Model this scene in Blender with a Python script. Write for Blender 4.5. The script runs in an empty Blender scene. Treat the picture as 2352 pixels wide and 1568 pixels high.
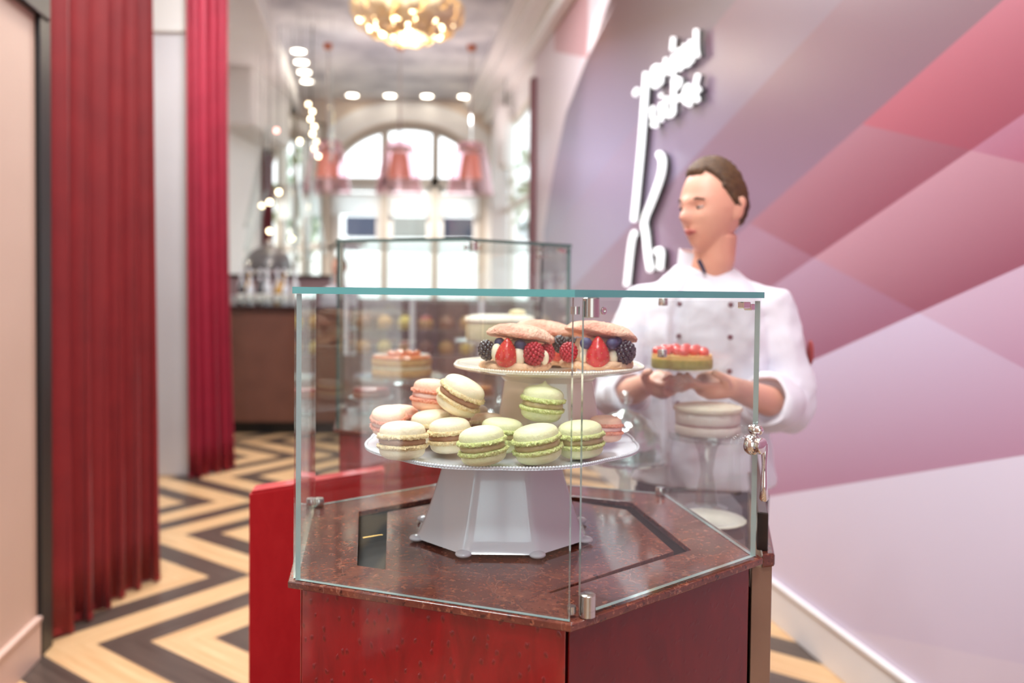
import bpy, bmesh, math, random
from math import sin, cos, pi, radians, sqrt, atan2
from mathutils import Vector, Matrix, Euler

SC = bpy.context.scene
COL = SC.collection
# ------------------------------------------------------------------ camera
FPX, PITCH, ROLL, HOR, CZ = 1900.0, 0.026, 0.011, 668.0, 1.46
cam_d = bpy.data.cameras.new('camera')
cam = bpy.data.objects.new('camera', cam_d); COL.objects.link(cam)
cam_d.sensor_width = 36.0
cam_d.lens = FPX / 2352 * 36.0
SHP = (784 - HOR) - FPX * math.tan(PITCH)
cam_d.shift_y = -SHP / 2352
cam.matrix_world = (Matrix.Translation((0, 0, CZ)) @ Matrix.Rotation(pi / 2 - PITCH, 4, 'X')
                    @ Matrix.Rotation(ROLL, 4, 'Z'))
cam_d.clip_start = 0.02
cam_d.dof.use_dof = True
cam_d.dof.focus_distance = 1.20
cam_d.dof.aperture_fstop = 2.3
cam_d.dof.aperture_blades = 0
SC.camera = cam
# ------------------------------------------------------------------ view + world
vs = SC.view_settings
SC.display_settings.display_device = 'sRGB'
vs.view_transform = 'Standard'; vs.look = 'None'; vs.gamma = 1.0; vs.use_curve_mapping = False
vs.exposure = 0.22
cy = SC.cycles
cy.transparent_max_bounces = 48
cy.max_bounces = 10; cy.diffuse_bounces = 5; cy.glossy_bounces = 6; cy.transmission_bounces = 8
cy.caustics_reflective = False; cy.caustics_refractive = False
cy.sample_clamp_indirect = 6.0
cy.use_denoising = True

def lin(c):
    return tuple((v / 12.92 if v <= 0.04045 else ((v + 0.055) / 1.055) ** 2.4) for v in c)
def rgb(r, g, b):
    return lin((r / 255, g / 255, b / 255)) + (1.0,)

world = bpy.data.worlds.new('world'); SC.world = world; world.use_nodes = True
wn = world.node_tree.nodes; wl = world.node_tree.links
bg = wn['Background']
tc = wn.new('ShaderNodeTexCoord'); sp = wn.new('ShaderNodeSeparateXYZ'); rp = wn.new('ShaderNodeValToRGB')
wl.new(tc.outputs['Generated'], sp.inputs[0]); wl.new(sp.outputs['Z'], rp.inputs[0])
rp.color_ramp.elements[0].position = 0.0; rp.color_ramp.elements[0].color = (0.62, 0.63, 0.64, 1)
rp.color_ramp.elements[1].position = 0.25; rp.color_ramp.elements[1].color = (0.84, 0.93, 1.0, 1)
wl.new(rp.outputs[0], bg.inputs[0])
bg.inputs[1].default_value = 3.0

def light(name, kind, loc, energy, color=(1, 1, 1), target=None, **kw):
    d = bpy.data.lights.new(name, kind); d.energy = energy; d.color = color
    for k, v in kw.items(): setattr(d, k, v)
    o = bpy.data.objects.new(name, d); COL.objects.link(o); o.location = loc
    if target is not None:
        o.rotation_euler = (Vector(target) - Vector(loc)).to_track_quat('-Z', 'Y').to_euler()
    return o
# portals: they give off no light, they only guide the sky's light through the window openings
def portal(name, loc, target, sx, sy):
    o = light(name, 'AREA', loc, 1, (1, 1, 1), target, shape='RECTANGLE', size=sx, size_y=sy)
    o.data.cycles.is_portal = True
portal('portal_shopfront', (-1.34, 0.30, 1.85), (-0.34, 0.46, 1.85), 0.85, 3.3)
portal('portal_back', (0.4, -3.58, 2.2), (0.4, -2.6, 2.2), 3.4, 4.0)
portal('portal_arch', (-1.735, 13.5, 2.3), (-1.735, 12.5, 2.3), 2.6, 4.0)
portal('portal_side', (-0.08, 11.2, 1.95), (-1.08, 11.04, 1.95), 3.0, 3.4)
# warm ceiling spots over the pastry cases
for i, (x, y, e, tgt) in enumerate([(0.35, 0.55, 60, (0.0, 1.45, 1.2)), (-0.9, 1.1, 45, (-0.1, 1.45, 1.2)), (1.0, 1.3, 16, (0.55, 2.25, 1.4)),
                                    (-0.3, 3.6, 70, (-0.2, 2.7, 1.2)), (-1.0, 5.6, 90, (-0.9, 5.8, 0.6)), (-2.4, 5.0, 60, (-2.4, 6.4, 1.0)),
                                    (-2.2, 9.3, 170, (-2.3, 8.9, 1.0)), (-1.4, 11.6, 380, (-1.5, 12.9, 1.5)), (0.1, 7.0, 90, (0.6, 6.4, 1.4)), (-1.1, 2.5, 60, (-1.35, 3.4, 0.6))]):
    light('ceiling_spot', 'SPOT', (x, y, 4.4), e * 1.3, (1.0, 0.92, 0.82), tgt, spot_size=radians(70), spot_blend=0.7, shadow_soft_size=0.05)

light('chandelier_glow', 'POINT', (-.90, 7.0, 3.52), 25, (1.0, .88, .72), shadow_soft_size=.04)
for x in (-2.33, -1.43, -.54): light('pendant_glow', 'POINT', (x, 10.4, 2.90), 30, (1.0, .88, .78), shadow_soft_size=.04)
for x in (-2.33, -1.43, -.54): light('pendant_uplight', 'AREA', (x, 10.4, 3.30), 7, (1.0, .95, .90), (x, 10.4, 4.4), shape='DISK', size=.25)  # upward light added to brighten the hall ceiling, not part of the lamps
# broad unseen lights added under the ceiling for ambient fill, no fixtures
for x, y, e in ((-0.5, 0.2, 55), (0.6, 1.6, 24), (-1.1, 2.6, 60), (-0.3, 3.9, 40), (-1.6, 4.9, 70), (-0.9, 6.3, 110), (-0.2, -1.6, 60)):
    light('ceiling_panel_light', 'AREA', (x, y, 4.46), e, (0.93, 0.965, 1.0), (x, y, 0), shape='DISK', size=0.9)

# ------------------------------------------------------------------ materials
MATS = {}
def mat(name, color=(0.8, 0.8, 0.8, 1), rough=0.5, metal=0.0, spec=0.5, coat=0.0, coat_rough=0.05, emit=None, estr=0.0,
        noise=None, bump=None, sss=0.0, sheen=0.0, trans=0.0):
    """noise=(scale, color2, detail, contrast) mixes a second colour; bump=(scale, strength)"""
    if name in MATS: return MATS[name]
    m = bpy.data.materials.new(name); m.use_nodes = True; MATS[name] = m
    nt = m.node_tree; b = nt.nodes['Principled BSDF']
    b.inputs['Base Color'].default_value = color
    b.inputs['Roughness'].default_value = rough; b.inputs['Metallic'].default_value = metal
    b.inputs['Specular IOR Level'].default_value = spec
    b.inputs['Coat Weight'].default_value = coat; b.inputs['Coat Roughness'].default_value = coat_rough
    b.inputs['Transmission Weight'].default_value = trans
    if sss:
        b.inputs['Subsurface Weight'].default_value = sss
        b.inputs['Subsurface Radius'].default_value = (0.012, 0.006, 0.004); b.inputs['Subsurface Scale'].default_value = 1.0
    if sheen: b.inputs['Sheen Weight'].default_value = sheen; b.inputs['Sheen Roughness'].default_value = 0.4
    if emit is not None:
        b.inputs['Emission Color'].default_value = emit; b.inputs['Emission Strength'].default_value = estr
    co = None
    if noise or bump:
        co = nt.nodes.new('ShaderNodeTexCoord')
    if noise:
        sc, c2, det, con = noise
        n = nt.nodes.new('ShaderNodeTexNoise'); n.inputs['Scale'].default_value = sc; n.inputs['Detail'].default_value = det
        nt.links.new(co.outputs['Object'], n.inputs['Vector'])
        r = nt.nodes.new('ShaderNodeValToRGB'); nt.links.new(n.outputs['Fac'], r.inputs[0])
        r.color_ramp.elements[0].position = 0.5 - con; r.color_ramp.elements[0].color = color
        r.color_ramp.elements[1].position = 0.5 + con; r.color_ramp.elements[1].color = c2
        nt.links.new(r.outputs[0], b.inputs['Base Color'])
    if bump:
        n = nt.nodes.new('ShaderNodeTexNoise'); n.inputs['Scale'].default_value = bump[0]; n.inputs['Detail'].default_value = 4
        nt.links.new(co.outputs['Object'], n.inputs['Vector'])
        bp = nt.nodes.new('ShaderNodeBump'); bp.inputs['Strength'].default_value = bump[1]; bp.inputs['Distance'].default_value = 0.004
        nt.links.new(n.outputs['Fac'], bp.inputs['Height']); nt.links.new(bp.outputs[0], b.inputs['Normal'])
    return m

def glass_mat(name, tint=(0.97, 0.99, 0.985, 1), f0=0.05, rough=0.0, gl=(1, 1, 1, 1)):
    """thin clear pane: transparent body with a Fresnel-weighted mirror coat, the same for every ray"""
    if name in MATS: return MATS[name]
    m = bpy.data.materials.new(name); m.use_nodes = True; MATS[name] = m
    nt = m.node_tree; N = nt.nodes; L = nt.links
    N.remove(N['Principled BSDF'])
    g = N.new('ShaderNodeNewGeometry')
    dp = N.new('ShaderNodeVectorMath'); dp.operation = 'DOT_PRODUCT'
    L.new(g.outputs['Normal'], dp.inputs[0]); L.new(g.outputs['Incoming'], dp.inputs[1])
    ab = N.new('ShaderNodeMath'); ab.operation = 'ABSOLUTE'; L.new(dp.outputs['Value'], ab.inputs[0])
    om = N.new('ShaderNodeMath'); om.operation = 'SUBTRACT'; om.inputs[0].default_value = 1.0; L.new(ab.outputs[0], om.inputs[1])
    pw = N.new('ShaderNodeMath'); pw.operation = 'POWER'; L.new(om.outputs[0], pw.inputs[0]); pw.inputs[1].default_value = 5.0
    ma = N.new('ShaderNodeMath'); ma.operation = 'MULTIPLY_ADD'; L.new(pw.outputs[0], ma.inputs[0])
    ma.inputs[1].default_value = 1 - f0; ma.inputs[2].default_value = f0; ma.use_clamp = True
    tr = N.new('ShaderNodeBsdfTransparent'); tr.inputs[0].default_value = tint
    gs = N.new('ShaderNodeBsdfGlossy'); gs.inputs['Roughness'].default_value = rough; gs.inputs[0].default_value = gl
    mx = N.new('ShaderNodeMixShader'); L.new(ma.outputs[0], mx.inputs[0]); L.new(tr.outputs[0], mx.inputs[1]); L.new(gs.outputs[0], mx.inputs[2])
    L.new(mx.outputs[0], N['Material Output'].inputs['Surface'])
    return m

# ------------------------------------------------------------------ mesh helpers
class MB:
    def __init__(s): s.v = []; s.f = []; s.mi = []; s.cur = 0
    def add(s, vs_, fs_):
        o = len(s.v); s.v += [tuple(p) for p in vs_]; s.f += [tuple(i + o for i in f) for f in fs_]; s.mi += [s.cur] * len(fs_)
        return s
    def box(s, x0, x1, y0, y1, z0, z1, M=None):
        vs_ = [Vector((x, y, z)) for z in (z0, z1) for y in (y0, y1) for x in (x0, x1)]
        if M is not None: vs_ = [M @ p for p in vs_]
        return s.add(vs_, [(0, 2, 3, 1), (4, 5, 7, 6), (0, 1, 5, 4), (2, 6, 7, 3), (0, 4, 6, 2), (1, 3, 7, 5)])
    def prism(s, poly, z0, z1, cap=True):
        n = len(poly)
        vs_ = [(p[0], p[1], z0) for p in poly] + [(p[0], p[1], z1) for p in poly]
        fs_ = [(i, (i + 1) % n, n + (i + 1) % n, n + i) for i in range(n)]
        if cap: fs_ += [tuple(reversed(range(n))), tuple(range(n, 2 * n))]
        return s.add(vs_, fs_)
    def ring(s, outer, inner, z0, z1):
        n = len(outer)
        vs_ = [(p[0], p[1], z) for z in (z0, z1) for pl in (outer, inner) for p in pl]
        fs_ = []
        for i in range(n):
            j = (i + 1) % n
            fs_ += [(i, j, 2 * n + j, 2 * n + i), (n + j, n + i, 3 * n + i, 3 * n + j),
                    (2 * n + i, 2 * n + j, 3 * n + j, 3 * n + i), (j, i, n + i, n + j)]
        return s.add(vs_, fs_)
    def lathe(s, prof, n=32, c=(0, 0, 0), M=None, rfun=None):
        vs_ = []; fs_ = []
        m = len(prof)
        for k in range(n):
            a = 2 * pi * k / n
            for j, (r, z) in enumerate(prof):
                rr = r if rfun is None else rfun(r, z, a, j)
                if isinstance(rr, tuple): rr, z = rr
                p = Vector((rr * cos(a), rr * sin(a), z))
                if M is not None: p = M @ p
                vs_.append((p.x + c[0], p.y + c[1], p.z + c[2]))
        for k in range(n):
            for j in range(m - 1):
                a, b = k * m + j, ((k + 1) % n) * m + j
                fs_.append((a, b, b + 1, a + 1))
        if prof[0][0] > 1e-6: fs_.append(tuple(((n - 1 - k) * m) for k in range(n)))
        if prof[-1][0] > 1e-6: fs_.append(tuple((k * m + m - 1) for k in range(n)))
        return s.add(vs_, fs_)
    def ell(s, c, r, n=16, m=10, M=None, fn=None):
        vs_ = []; fs_ = []
        for j in range(m + 1):
            t = pi * j / m
            for k in range(n):
                a = 2 * pi * k / n
                d = Vector((sin(t) * cos(a), sin(t) * sin(a), -cos(t)))
                p = Vector((d.x * r[0], d.y * r[1], d.z * r[2]))
                if fn: p = fn(p, d)
                if M is not None: p = M @ p
                vs_.append((p.x + c[0], p.y + c[1], p.z + c[2]))
        for j in range(m):
            for k in range(n):
                a, b = j * n + k, j * n + (k + 1) % n
                fs_.append((a, b, b + n, a + n))
        return s.add(vs_, fs_)
    def tube(s, pts, r, n=10, caps=True, up=None, flat=1.0):
        pts = [Vector(p) for p in pts]; m = len(pts)
        rr = r if isinstance(r, (list, tuple)) else [r] * m
        vs_ = []; fs_ = []; prev = None
        for i, p in enumerate(pts):
            d = (pts[min(i + 1, m - 1)] - pts[max(i - 1, 0)]).normalized()
            if prev is None:
                u = Vector(up) if up else (Vector((0, 0, 1)) if abs(d.z) < 0.9 else Vector((1, 0, 0)))
            else: u = prev
            x = (u - d * u.dot(d)).normalized(); prev = x; y = d.cross(x)
            for k in range(n):
                a = 2 * pi * k / n
                q = p + x * (cos(a) * rr[i]) + y * (sin(a) * rr[i] * flat)
                vs_.append(tuple(q))
        for i in range(m - 1):
            for k in range(n):
                a, b = i * n + k, i * n + (k + 1) % n
                fs_.append((a, b, b + n, a + n))
        if caps: fs_ += [tuple(reversed(range(n))), tuple((m - 1) * n + k for k in range(n))]
        return s.add(vs_, fs_)
    def loft(s, rings, caps=True):
        n = len(rings[0]); vs_ = [tuple(p) for r in rings for p in r]; fs_ = []
        for i in range(len(rings) - 1):
            for k in range(n):
                a, b = i * n + k, i * n + (k + 1) % n
                fs_.append((a, b, b + n, a + n))
        if caps: fs_ += [tuple(reversed(range(n))), tuple((len(rings) - 1) * n + k for k in range(n))]
        return s.add(vs_, fs_)
    def build(s, name, m, parent=None, local=False, smooth=None, bevel=None, seg=2, sub=0, recalc=True, label=None):
        me = bpy.data.meshes.new(name)
        me.from_pydata(s.v, [], s.f); me.validate()
        ms = m if isinstance(m, (list, tuple)) else [m]
        for q in ms: me.materials.append(q)
        if len(ms) > 1:
            for p, k in zip(me.polygons, s.mi): p.material_index = k
        if recalc:
            b = bmesh.new(); b.from_mesh(me); bmesh.ops.recalc_face_normals(b, faces=b.faces); b.to_mesh(me); b.free()
        if smooth is not None:
            for p in me.polygons: p.use_smooth = True
            me.set_sharp_from_angle(angle=radians(smooth))
        o = bpy.data.objects.new(name, me); COL.objects.link(o)
        if parent is not None:
            o.parent = parent
            if not local:
                r = parent
                while r.parent is not None: r = r.parent
                me.transform(Matrix.Translation(r.location).inverted())
        if bevel:
            bm_ = o.modifiers.new('bevel', 'BEVEL'); bm_.width = bevel; bm_.segments = seg; bm_.limit_method = 'ANGLE'; bm_.angle_limit = radians(35)
            bm_.harden_normals = False
        if sub:
            sm = o.modifiers.new('sub', 'SUBSURF'); sm.levels = sub; sm.render_levels = sub
        if label: o['label'] = label
        return o
def thing(name, label, cat, loc=(0, 0, 0), group=None, rot=None):
    o = bpy.data.objects.new(name, None); COL.objects.link(o); o.empty_display_size = 0.05
    o.location = loc; o['label'] = label; o['category'] = cat
    if rot is not None: o.rotation_euler = rot
    if group: o['group'] = group
    return o
def tag(o, label, cat, group=None, kind=None):
    o['label'] = label; o['category'] = cat
    if group: o['group'] = group
    if kind: o['kind'] = kind
    return o
def struct(o):
    o['kind'] = 'structure'; return o
def copy_tree(o, parent=None):
    c = o.copy(); COL.objects.link(c)
    if parent is not None: c.parent = parent
    for ch in list(o.children): copy_tree(ch, c)
    return c
def dup(root, loc, label, group=None, rot=None, scale=None):
    c = copy_tree(root); c.location = loc; c['label'] = label
    if group: c['group'] = group
    if rot is not None: c.rotation_euler = rot
    if scale is not None: c.scale = scale
    return c
def hexpts(c, R, phi, order=(0, 60, 120, 180, 240, 300)):
    """vertices starting with the one nearest the camera, going to the right"""
    return [(c[0] + R * sin(radians(phi + k)), c[1] - R * cos(radians(phi + k))) for k in order]
def wallp(y, off=0.0, z=0.0):
    return (1.776 - off - 0.1604 * y, y, z)
# ================================================================== THE SETTING
CEIL = 4.51
M_white = mat('white_paint', rgb(243, 242, 240), 0.5, noise=(1.3, rgb(236, 234, 233), 3, 0.2))
M_cream = mat('cream_paint', rgb(233, 220, 205), 0.55)
M_salmon = mat('salmon_plaster', rgb(206, 178, 160), 0.6, noise=(2.0, rgb(199, 170, 152), 3, 0.25))
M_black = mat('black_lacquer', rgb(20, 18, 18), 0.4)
M_base = mat('baseboard_paint', rgb(222, 220, 220), 0.35, noise=(3, rgb(216, 212, 212), 2, 0.2))

# ---- chevron floor
def floor_mat():
    m = bpy.data.materials.new('chevron_oak_floor'); m.use_nodes = True
    nt = m.node_tree; N = nt.nodes; L = nt.links; b = N['Principled BSDF']
    co = N.new('ShaderNodeTexCoord'); sx = N.new('ShaderNodeSeparateXYZ'); L.new(co.outputs['Object'], sx.inputs[0])
    def M(op, a, c=None, d=None):
        n = N.new('ShaderNodeMath'); n.operation = op
        for i, q in enumerate((a, c, d)):
            if q is None: continue
            if isinstance(q, (int, float)): n.inputs[i].default_value = q
            else: L.new(q, n.inputs[i])
        return n.outputs[0]
    th = radians(99.1); X, Y = sx.outputs['X'], sx.outputs['Y']
    a = M('ADD', M('MULTIPLY', X, cos(th)), M('MULTIPLY', Y, sin(th)))
    bb = M('SUBTRACT', M('MULTIPLY', X, sin(th)), M('MULTIPLY', Y, cos(th)))
    HP = 0.765
    pp = M('PINGPONG', M('SUBTRACT', a, 3.567 - 2 * HP * 8), HP)
    ph = M('DIVIDE', M('SUBTRACT', M('ADD', bb, 1.133 + 0.46 * 20), M('MULTIPLY', pp, 0.985)), 0.46)
    fr = M('FRACT', ph)
    dark = M('LESS_THAN', fr, 0.455)
    # planks run along each arm: coordinate along the arm and row number give the grain
    row = M('FLOOR', M('MULTIPLY', ph, 2.2))
    flo = M('FLOOR', M('DIVIDE', M('SUBTRACT', a, 3.567 - 2 * HP * 8), HP))
    cx = N.new('ShaderNodeCombineXYZ')
    L.new(M('MULTIPLY', ph, 9.0), cx.inputs[0]); L.new(M('MULTIPLY', pp, 1.6), cx.inputs[1]); L.new(M('ADD', row, M('MULTIPLY', flo, 7.0)), cx.inputs[2])
    ns = N.new('ShaderNodeTexNoise'); ns.inputs['Scale'].default_value = 2.2; ns.inputs['Detail'].default_value = 5; L.new(cx.outputs[0], ns.inputs['Vector'])
    r1 = N.new('ShaderNodeValToRGB'); r1.color_ramp.elements[0].color = rgb(190, 148, 104); r1.color_ramp.elements[1].color = rgb(212, 178, 136)
    r1.color_ramp.elements[0].position = .3; r1.color_ramp.elements[1].position = .7
    r2 = N.new('ShaderNodeValToRGB'); r2.color_ramp.elements[0].color = rgb(66, 54, 48); r2.color_ramp.elements[1].color = rgb(88, 74, 66)
    r2.color_ramp.elements[0].position = .3; r2.color_ramp.elements[1].position = .7
    L.new(ns.outputs['Fac'], r1.inputs[0]); L.new(ns.outputs['Fac'], r2.inputs[0])
    mx = N.new('ShaderNodeMix'); mx.data_type = 'RGBA'; L.new(dark, mx.inputs['Factor']); L.new(r1.outputs[0], mx.inputs['A']); L.new(r2.outputs[0], mx.inputs['B'])
    L.new(mx.outputs['Result'], b.inputs['Base Color'])
    b.inputs['Roughness'].default_value = 0.32; b.inputs['Specular IOR Level'].default_value = 0.5
    return m
FLM = floor_mat()
struct(MB().box(-4.6, 2.6, -3.7, 13.9, -0.1, 0.0).build('floor', FLM))
# ---- ceiling: painted clouds
M_ceil = mat('painted_cloud_ceiling', rgb(242, 242, 244), 0.6, noise=(1.4, rgb(168, 168, 178), 9, 0.17))
struct(MB().box(-4.6, 2.6, -3.7, 13.9, CEIL, CEIL + 0.1).build('ceiling', M_ceil))

# ---- right wall with the printed polygon mural
def facet_mat(name, top, bot, k, v1, v0):
    """printed facet: colour runs from bot (v0) to top (v1) along v = z + k*y"""
    m = mat(name, top, 0.42, coat=0.28, coat_rough=0.30)
    nt = m.node_tree; N = nt.nodes; L = nt.links; b = N['Principled BSDF']
    co = N.new('ShaderNodeTexCoord'); sx = N.new('ShaderNodeSeparateXYZ'); L.new(co.outputs['Object'], sx.inputs[0])
    a = N.new('ShaderNodeMath'); a.operation = 'MULTIPLY_ADD'; L.new(sx.outputs['Y'], a.inputs[0]); a.inputs[1].default_value = k; L.new(sx.outputs['Z'], a.inputs[2])
    r = N.new('ShaderNodeMapRange'); r.inputs['From Min'].default_value = v0; r.inputs['From Max'].default_value = v1; L.new(a.outputs[0], r.inputs['Value'])
    x = N.new('ShaderNodeMix'); x.data_type = 'RGBA'; x.inputs['A'].default_value = bot; x.inputs['B'].default_value = top; L.new(r.outputs[0], x.inputs['Factor'])
    L.new(x.outputs['Result'], b.inputs['Base Color'])
    return m
def mural():
    bm = bmesh.new()
    s0, s1 = -3.7, 9.62
    q = [bm.verts.new((s, z, 0)) for s, z in ((s0, 0), (s1, 0), (s1, CEIL), (s0, CEIL))]
    bm.faces.new(q)
    K = .32
    lines = [((3.069, 2.089), -0.318), ((2.501, 1.898), -0.325), ((2.501, 1.898), 0.336), ((2.724, 1.403), 0.312),
             ((2.724, 1.403), -0.325), ((2.265, 1.024), -0.329), ((2.642, 0.334), -0.297), ((3.4, 2.55), -.25), ((4.1, 2.95), -.2), ((3.97, 1.80), .312)]
    def seg(a, b): return (a, (b[1] - a[1]) / (b[0] - a[0]))
    L1 = [(5.6, 3.80), (6.323, 3.67), (7.164, 3.479), (7.977, 3.168), (8.545, 2.665), (9.0, 2.1)]
    tri = [(7.30, 4.1), (8.303, 3.84), (7.164, 3.468)]
    lines2 = [seg(a, b) for a, b in zip(L1, L1[1:])] + [seg(tri[1], tri[2])]
    for p, k in lines + lines2:
        n = Vector((-k, 1, 0)).normalized()
        bmesh.ops.bisect_plane(bm, geom=bm.verts[:] + bm.edges[:] + bm.faces[:], plane_co=(p[0], p[1], 0), plane_no=n)
    for s in (7.164, 9.0, 8.545, 3.97):
        bmesh.ops.bisect_plane(bm, geom=bm.verts[:] + bm.edges[:] + bm.faces[:], plane_co=(s, 0, 0), plane_no=(1, 0, 0))
    def ab(pt, l): return pt[1] > l[0][1] + l[1] * (pt[0] - l[0][0])
    D = dict(
        sky=(rgb(74, 44, 42), rgb(140, 130, 160), -.20, 2.15, 1.16), sky2=(rgb(94, 50, 52), rgb(142, 128, 156), -.20, 2.15, 1.16), sky3=(rgb(104, 56, 62), rgb(134, 104, 128), -.20, 2.05, 1.16),  # sky tops: dark print, darkened further for the weaker light up there
        rose=(rgb(170, 84, 102), rgb(144, 62, 84), K, 3.07, 2.70), pinkA=(rgb(160, 106, 122), rgb(138, 70, 90), K, 3.07, 2.70),
        small=(rgb(162, 120, 142), rgb(148, 94, 116), K, 2.95, 2.70), pinkB=(rgb(174, 122, 146), rgb(160, 90, 114), K, 2.80, 2.55),
        pinkC=(rgb(182, 134, 150), rgb(140, 78, 98), K, 2.70, 2.275), lilA=(rgb(174, 140, 164), rgb(150, 96, 120), K, 2.70, 2.275),
        lilB=(rgb(194, 168, 190), rgb(166, 118, 146), K, 2.275, 1.85), lilC=(rgb(200, 186, 210), rgb(174, 130, 156), K, 2.275, 1.72),
        bot=(rgb(214, 206, 224), rgb(202, 188, 208), K, 1.75, 1.18), bot2=(rgb(208, 194, 210), rgb(202, 184, 198), K, 1.18, .7),
        pale=(rgb(212, 198, 204), rgb(206, 192, 202), 0, 4, 2), tri=(rgb(190, 148, 152), rgb(186, 142, 148), 0, 4.2, 3.4))
    names = list(D); ms = [facet_mat('mural_' + k, *D[k]) for k in names]
    out = []
    for f in bm.faces:
        c = f.calc_center_median(); p = (c.x, c.y); s, z = p
        A1, A2, A3, A4, A5, A6, A7, B1, B2, A4b = [ab(p, l) for l in lines]
        farl = s > 9.0 or (s > 8.545 and z > 2.665)
        for a, b in zip(L1, L1[1:]):
            if a[0] <= s <= b[0] and z > a[1] + (b[1] - a[1]) * (s - a[0]) / (b[0] - a[0]): farl = True
        if farl: k = 'tri' if (ab(p, lines2[-1]) and s > 7.164 and s < 8.4) else 'pale'
        elif A1 or s > 3.97 and A2 and A4b: k = 'sky3' if not B1 else ('sky' if B2 else 'sky2')
        elif A2:
            if s < 3.07 and A3: k = 'rose'
            elif not A4: k = 'small'
            else: k = 'pinkA'
        else:
            if not A5:
                if A4: k = 'lilB'
                elif A6: k = 'lilC'
                else: k = 'bot' if A7 else 'bot2'
            else:
                if s < 2.501 and A3: k = 'pinkB'
                elif A4: k = 'pinkC'
                else: k = 'lilA'
        out.append(([tuple(v.co[:2]) for v in f.verts], names.index(k)))
    mb = MB()
    for pl, k in out:
        mb.cur = k
        mb.add([wallp(s, 0, z) for s, z in pl], [tuple(range(len(pl)))])
    o = mb.build('wall_right', ms, recalc=False)
    bm.free()
    return struct(o)
mural()
# pink triangle and pale facets at the far top of the mural continue the print
def wallbox(mb, y0, y1, z0, z1, t):
    P = [wallp(y0, 0), wallp(y1, 0), wallp(y1, t), wallp(y0, t)]
    return mb.prism([(p[0], p[1]) for p in P], z0, z1)
# baseboard with a rounded upper lip
mb = MB(); wallbox(mb, -3.7, 9.6, 0.0, 0.165, 0.018); wallbox(mb, -3.7, 9.6, 0.165, 0.185, 0.026)
struct(mb.build('baseboard_right', M_base, bevel=0.004))
# far part of the right wall: pier, tall window, maroon reveal
mb = MB(); wallbox(mb, 12.75, 13.6, 0, CEIL, -0.1); wallbox(mb, 9.62, 12.75, 3.75, CEIL, -0.1); wallbox(mb, 9.62, 12.75, 0, 0.35, -0.1)
struct(mb.build('wall_right_far', M_white))
mb = MB(); wallbox(mb, 9.50, 9.64, 0, 3.9, 0.05)
struct(mb.build('trim_1', mat('maroon_reveal', rgb(120, 62, 72), 0.5), bevel=0.004))
GL = glass_mat('clear_glass')
GLW = glass_mat('window_glass', (0.96, 0.98, 0.97, 1), 0.05)
w2 = MB()
for y0, y1 in ((9.64, 9.74), (11.15, 11.23), (12.68, 12.76)): wallbox(w2, y0, y1, 0.35, 3.75, 0.03)
for z in (0.35, 2.55, 3.68): wallbox(w2, 9.7, 12.7, z, z + 0.07, 0.025)
f = struct(w2.build('window_2', mat('window_paint', rgb(226, 220, 208), 0.4)))
g = MB(); wallbox(g, 9.7, 12.7, 0.36, 3.74, -0.02); g.build('window_pane', GLW, f)
# white column in front of the side window
struct(MB().box(-0.30, -0.08, 11.75, 12.0, 0, CEIL).build('trim_2', M_white, bevel=0.01))
# cornices
mb = MB()
for (t, z0, z1) in ((0.42, 4.38, CEIL), (0.30, 4.28, 4.38), (0.12, 4.12, 4.28)): wallbox(mb, -3.7, 13.4, z0, z1, t)
struct(mb.build('trim_3', M_white, bevel=0.015))
# ---- left side near: salmon wall with the shop window behind the camera
def lw(y, off=0.0): return (-1.336 + off - 0.1604 * y, y)
def lbox(mb, y0, y1, z0, z1, t0=0.0, t1=-0.12):
    P = [lw(y0, t1), lw(y1, t1), lw(y1, t0), lw(y0, t0)]
    return mb.prism(P, z0, z1)
mb = MB(); lbox(mb, 0.80, 3.25, 0, CEIL); lbox(mb, -.10, 0.80, 3.5, CEIL); lbox(mb, -.10, 0.80, 0, 0.20); lbox(mb, -3.7, -.10, 0, CEIL)
struct(mb.build('wall_left', M_salmon))
mb = MB(); lbox(mb, 0.85, 3.21, 0, 0.15, 0.018, 0.0); lbox(mb, 0.85, 3.21, 0.15, 0.168, 0.024, 0.0)
struct(mb.build('baseboard_left', mat('baseboard_rose', rgb(208, 178, 164), 0.4), bevel=0.003))
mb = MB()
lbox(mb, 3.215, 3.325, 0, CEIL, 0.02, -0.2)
struct(mb.build('trim_4', M_black, bevel=0.006))  # black strip stands in for the shade where the wall turns away
struct(lbox(MB(), 0.85, 3.30, 2.50, 2.75, 0.03, 0.0).build('trim_5', M_black, bevel=0.006))  # dark band stands in for the shade high on the wall
wf = MB()
for y0, y1 in ((-.12, -.04), (0.20, 0.30), (0.72, 0.82)): lbox(wf, y0, y1, 0.2, 3.5, 0.02, -0.1)
for z in (0.2, 3.42): lbox(wf, -.10, 0.8, z, z + 0.08, 0.02, -0.1)
f = struct(wf.build('window_3', mat('dark_window_frame', rgb(70, 58, 54), 0.4)))
g = MB(); lbox(g, -.05, 0.75, 0.26, 3.44, -0.05, -0.06); g.build('window_pane', GLW, f)
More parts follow.
